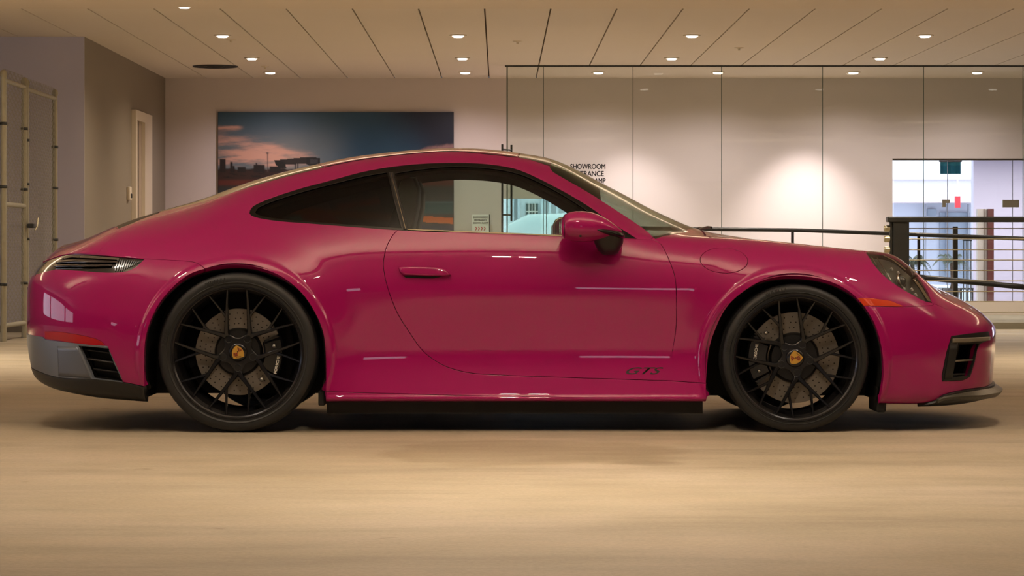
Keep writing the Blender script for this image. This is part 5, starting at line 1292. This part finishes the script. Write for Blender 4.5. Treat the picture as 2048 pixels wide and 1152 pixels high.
FW = make_wheel(.3258, .2745, .245, -7.5, 39, .200, 268, 66, [(-.127, .110), (-.158, -.058)], (-.172, .022, -82), .034)
FW.location = (1.2976, -.902, .325)
for src_ in (RW, FW):
    c = copy_tree(src_, car); c.location = (src_.location.x, -src_.location.y, src_.location.z); c.rotation_euler = (0, 0, PI)
# ------------------------------------------------------------------ wheel housings, underbody
for k, (ax, az, R) in enumerate(ARCH):
    xl, xr = ((288.6 - 1000) / 457., (652 - 1000) / 457.) if k == 0 else ((1413 - 1000) / 457., (1764 - 1000) / 457.)
    path = [(xl, .15)] + [(ax + (R + .003) * math.cos(t), az + (R + .003) * math.sin(t)) for t in np.linspace(PI - .02, .02, 48)] + [(xr, .15)]
    if k == 1: path = [(xl - .002, .15)] + path[1:-1] + [(xr - .02, .14)]
    for s in (1, -1):
        b = MB(); n = len(path); yo, yi = -.905 if k == 0 else -.885, -.50
        b.add([(x, s * yo, z) for x, z in path] + [(x, s * yi, z) for x, z in path] , [(i, i + 1, n + i + 1, n + i) for i in range(n - 1)], True)
        up = [q for q in path if q[1] > .22]
        b.add([(x, s * yi, z) for x, z in up] + [(up[-1][0], s * yi, .22), (up[0][0], s * yi, .22)], [tuple(range(len(up) + 2))])
        b.build('wheel_housing', M_mblack, car)
b = MB(); b.box(-.765, .895, -.82, .82, .078, .20); b.box(-1.58, -.74, -.50, .50, .15, .22); b.box(.86, 1.72, -.50, .50, .14, .22); b.build('floor_pan', M_mblack, car)  # middle box hung extra low to block light and keep the gap beneath black
MB().loft([[(1.70, y, .125), (1.70, y, .2)] [::1] + [(2.16, y * .55, .2), (2.16, y * .55, .145)] for y in (-.82, .82)], smooth=False).build('front_undertray', M_mblack, car)
MB().loft([[(-2.02, y * .72, .235), (-2.02, y * .72, .26), (-1.56, y, .22), (-1.56, y, .165)] for y in (-.84, .84)], smooth=False).build('rear_undertray', M_mblack, car)
# mud flap strips beside the wheels
for s in (1, -1):
    MB().cbox(1.655, 1.70, min(-.86 * s, -.62 * s), max(-.86 * s, -.62 * s), .085, .20, .01).build('air_deflector', M_mblack, car)
    MB().cbox(-.80, -.77, min(-.86 * s, -.62 * s), max(-.86 * s, -.62 * s), .115, .18, .006).build('air_deflector', M_mblack, car)
    MB().cbox(-1.60, -1.555, min(-.90 * s, -.62 * s), max(-.90 * s, -.62 * s), .15, .2, .006).build('air_deflector', M_mblack, car)
# ------------------------------------------------------------------ cabin
M_leather = mat('seat_leather', lin(20, 20, 20), .6, noise=.08, bscale=30); M_dash = mat('dash_vinyl', lin(26, 26, 26), .6)
def seat(y):
    t = empty('seat', (0, y, 0), car)
    prof = [(-.52, .42), (-.56, .60), (-.53, .85), (-.47, 1.02), (-.455, 1.10), (-.43, 1.135), (-.385, 1.13), (-.365, 1.08), (-.37, 1.00), (-.39, .90), (-.375, .72), (-.36, .50), (-.38, .42)]
    rings = []
    for f, sc in ((-.24, .86), (-.225, .96), (-.2, 1), (.2, 1), (.225, .96), (.24, .86)):
        rings.append([(-.45 + (x + .45) * sc, f * (1 if z < .92 else .62 if z > 1.04 else .8), .78 + (z - .78) * (.985 if sc < 1 else 1)) for x, z in prof])
    recalc(MB().loft(rings, smooth=True).build('backrest', M_leather, t, autosmooth=50))
    cu = [(-.45, .30), (-.45, .43), (-.2, .44), (.02, .47), (.06, .44), (.05, .32)]
    recalc(MB().loft([[(x, f, z if abs(f) < .2 else z + .02) for x, z in cu] for f in (-.25, -.19, .19, .25)], smooth=False).build('cushion', M_leather, t))
    return t
seat(-.37); seat(.37)
for y in (-.28, .28):
    t = empty('rear_seat', (0, y, 0), car)
    MB().cbox(-.92, -.78, -.2, .2, .45, .86, .04).build('backrest', M_leather, t); MB().cbox(-.84, -.6, -.19, .19, .38, .5, .03).build('cushion', M_leather, t)
MB().box(-.96, -.93, -.62, .62, .2, .93).build('bulkhead', M_dash, car)
rings = []
for x, z0, z1, wy in ((.42, .55, .80, .66), (.46, .52, .855, .69), (.60, .5, .868, .70), (.78, .5, .855, .66), (.92, .5, .84, .60)):
    rings.append([(x, wy * c, (z0 + z1) / 2 + (z1 - z0) / 2 * s_) for c, s_ in [(math.copysign(abs(math.cos(a)) ** .35, math.cos(a)), math.copysign(abs(math.sin(a)) ** .5, math.sin(a))) for a in np.linspace(0, 2 * PI, 32, endpoint=False)]])
recalc(MB().loft(rings).build('dashboard', M_dash, car))
sw = empty('steering_wheel', (.33, .37, .775), car); sw.rotation_euler = (0, math.radians(-66), 0)
b = MB(); b.tube([(.178 * math.cos(a), .178 * math.sin(a), 0) for a in np.linspace(0, 2 * PI, 49)], .0155, 10, cap=False); b.build('rim', M_leather, sw)
MB().lathe([(.001, .02), (.05, .016), (.06, 0), (.05, -.03), (.001, -.04)], 24, 'Z').build('airbag', M_dash, sw)
for a in (0, PI, -PI / 2): MB().tube([(.05 * math.cos(a + PI/2), .05 * math.sin(a + PI/2), 0), (.17 * math.cos(a + PI/2), .17 * math.sin(a + PI/2), 0)], .012, 8).build('spoke', M_grey, sw)
MB().tube([(0, 0, -.03), (0, 0, -.16)], .03, 10).build('column', M_dash, sw)
# sun visors and headliner edge under the top of the windscreen
for s in (1, -1):
    uu = np.linspace(xc_to_u(.15), xc_to_u(.47), 10); sv_ = np.linspace(1.17, 1.72, 12); g_u, g_s = np.meshgrid(uu, sv_, indexing='ij'); q = P3(g_u.ravel(), g_s.ravel()) - N3(g_u.ravel(), g_s.ravel()) * .028
    q = q * np.array([1, s, 1]); b = MB(); b.add(q.tolist() + (q - [0, 0, .018]).tolist(), [(i * 12 + j, i * 12 + j + 1, (i + 1) * 12 + j + 1, (i + 1) * 12 + j) for i in range(9) for j in range(11)] + [(120 + i * 12 + j, 120 + (i + 1) * 12 + j, 120 + (i + 1) * 12 + j + 1, 120 + i * 12 + j + 1) for i in range(9) for j in range(11)], True)
    b.build('sun_visor', M_dash, car)
MB().cbox(.385, .41, -.10, .10, 1.06, 1.11, .008).build('inside_mirror', M_dash, car)
MB().tube([(.40, 0, 1.09), (.405, 0, 1.125)], .01, 8).build('mirror_stalk', M_dash, car)
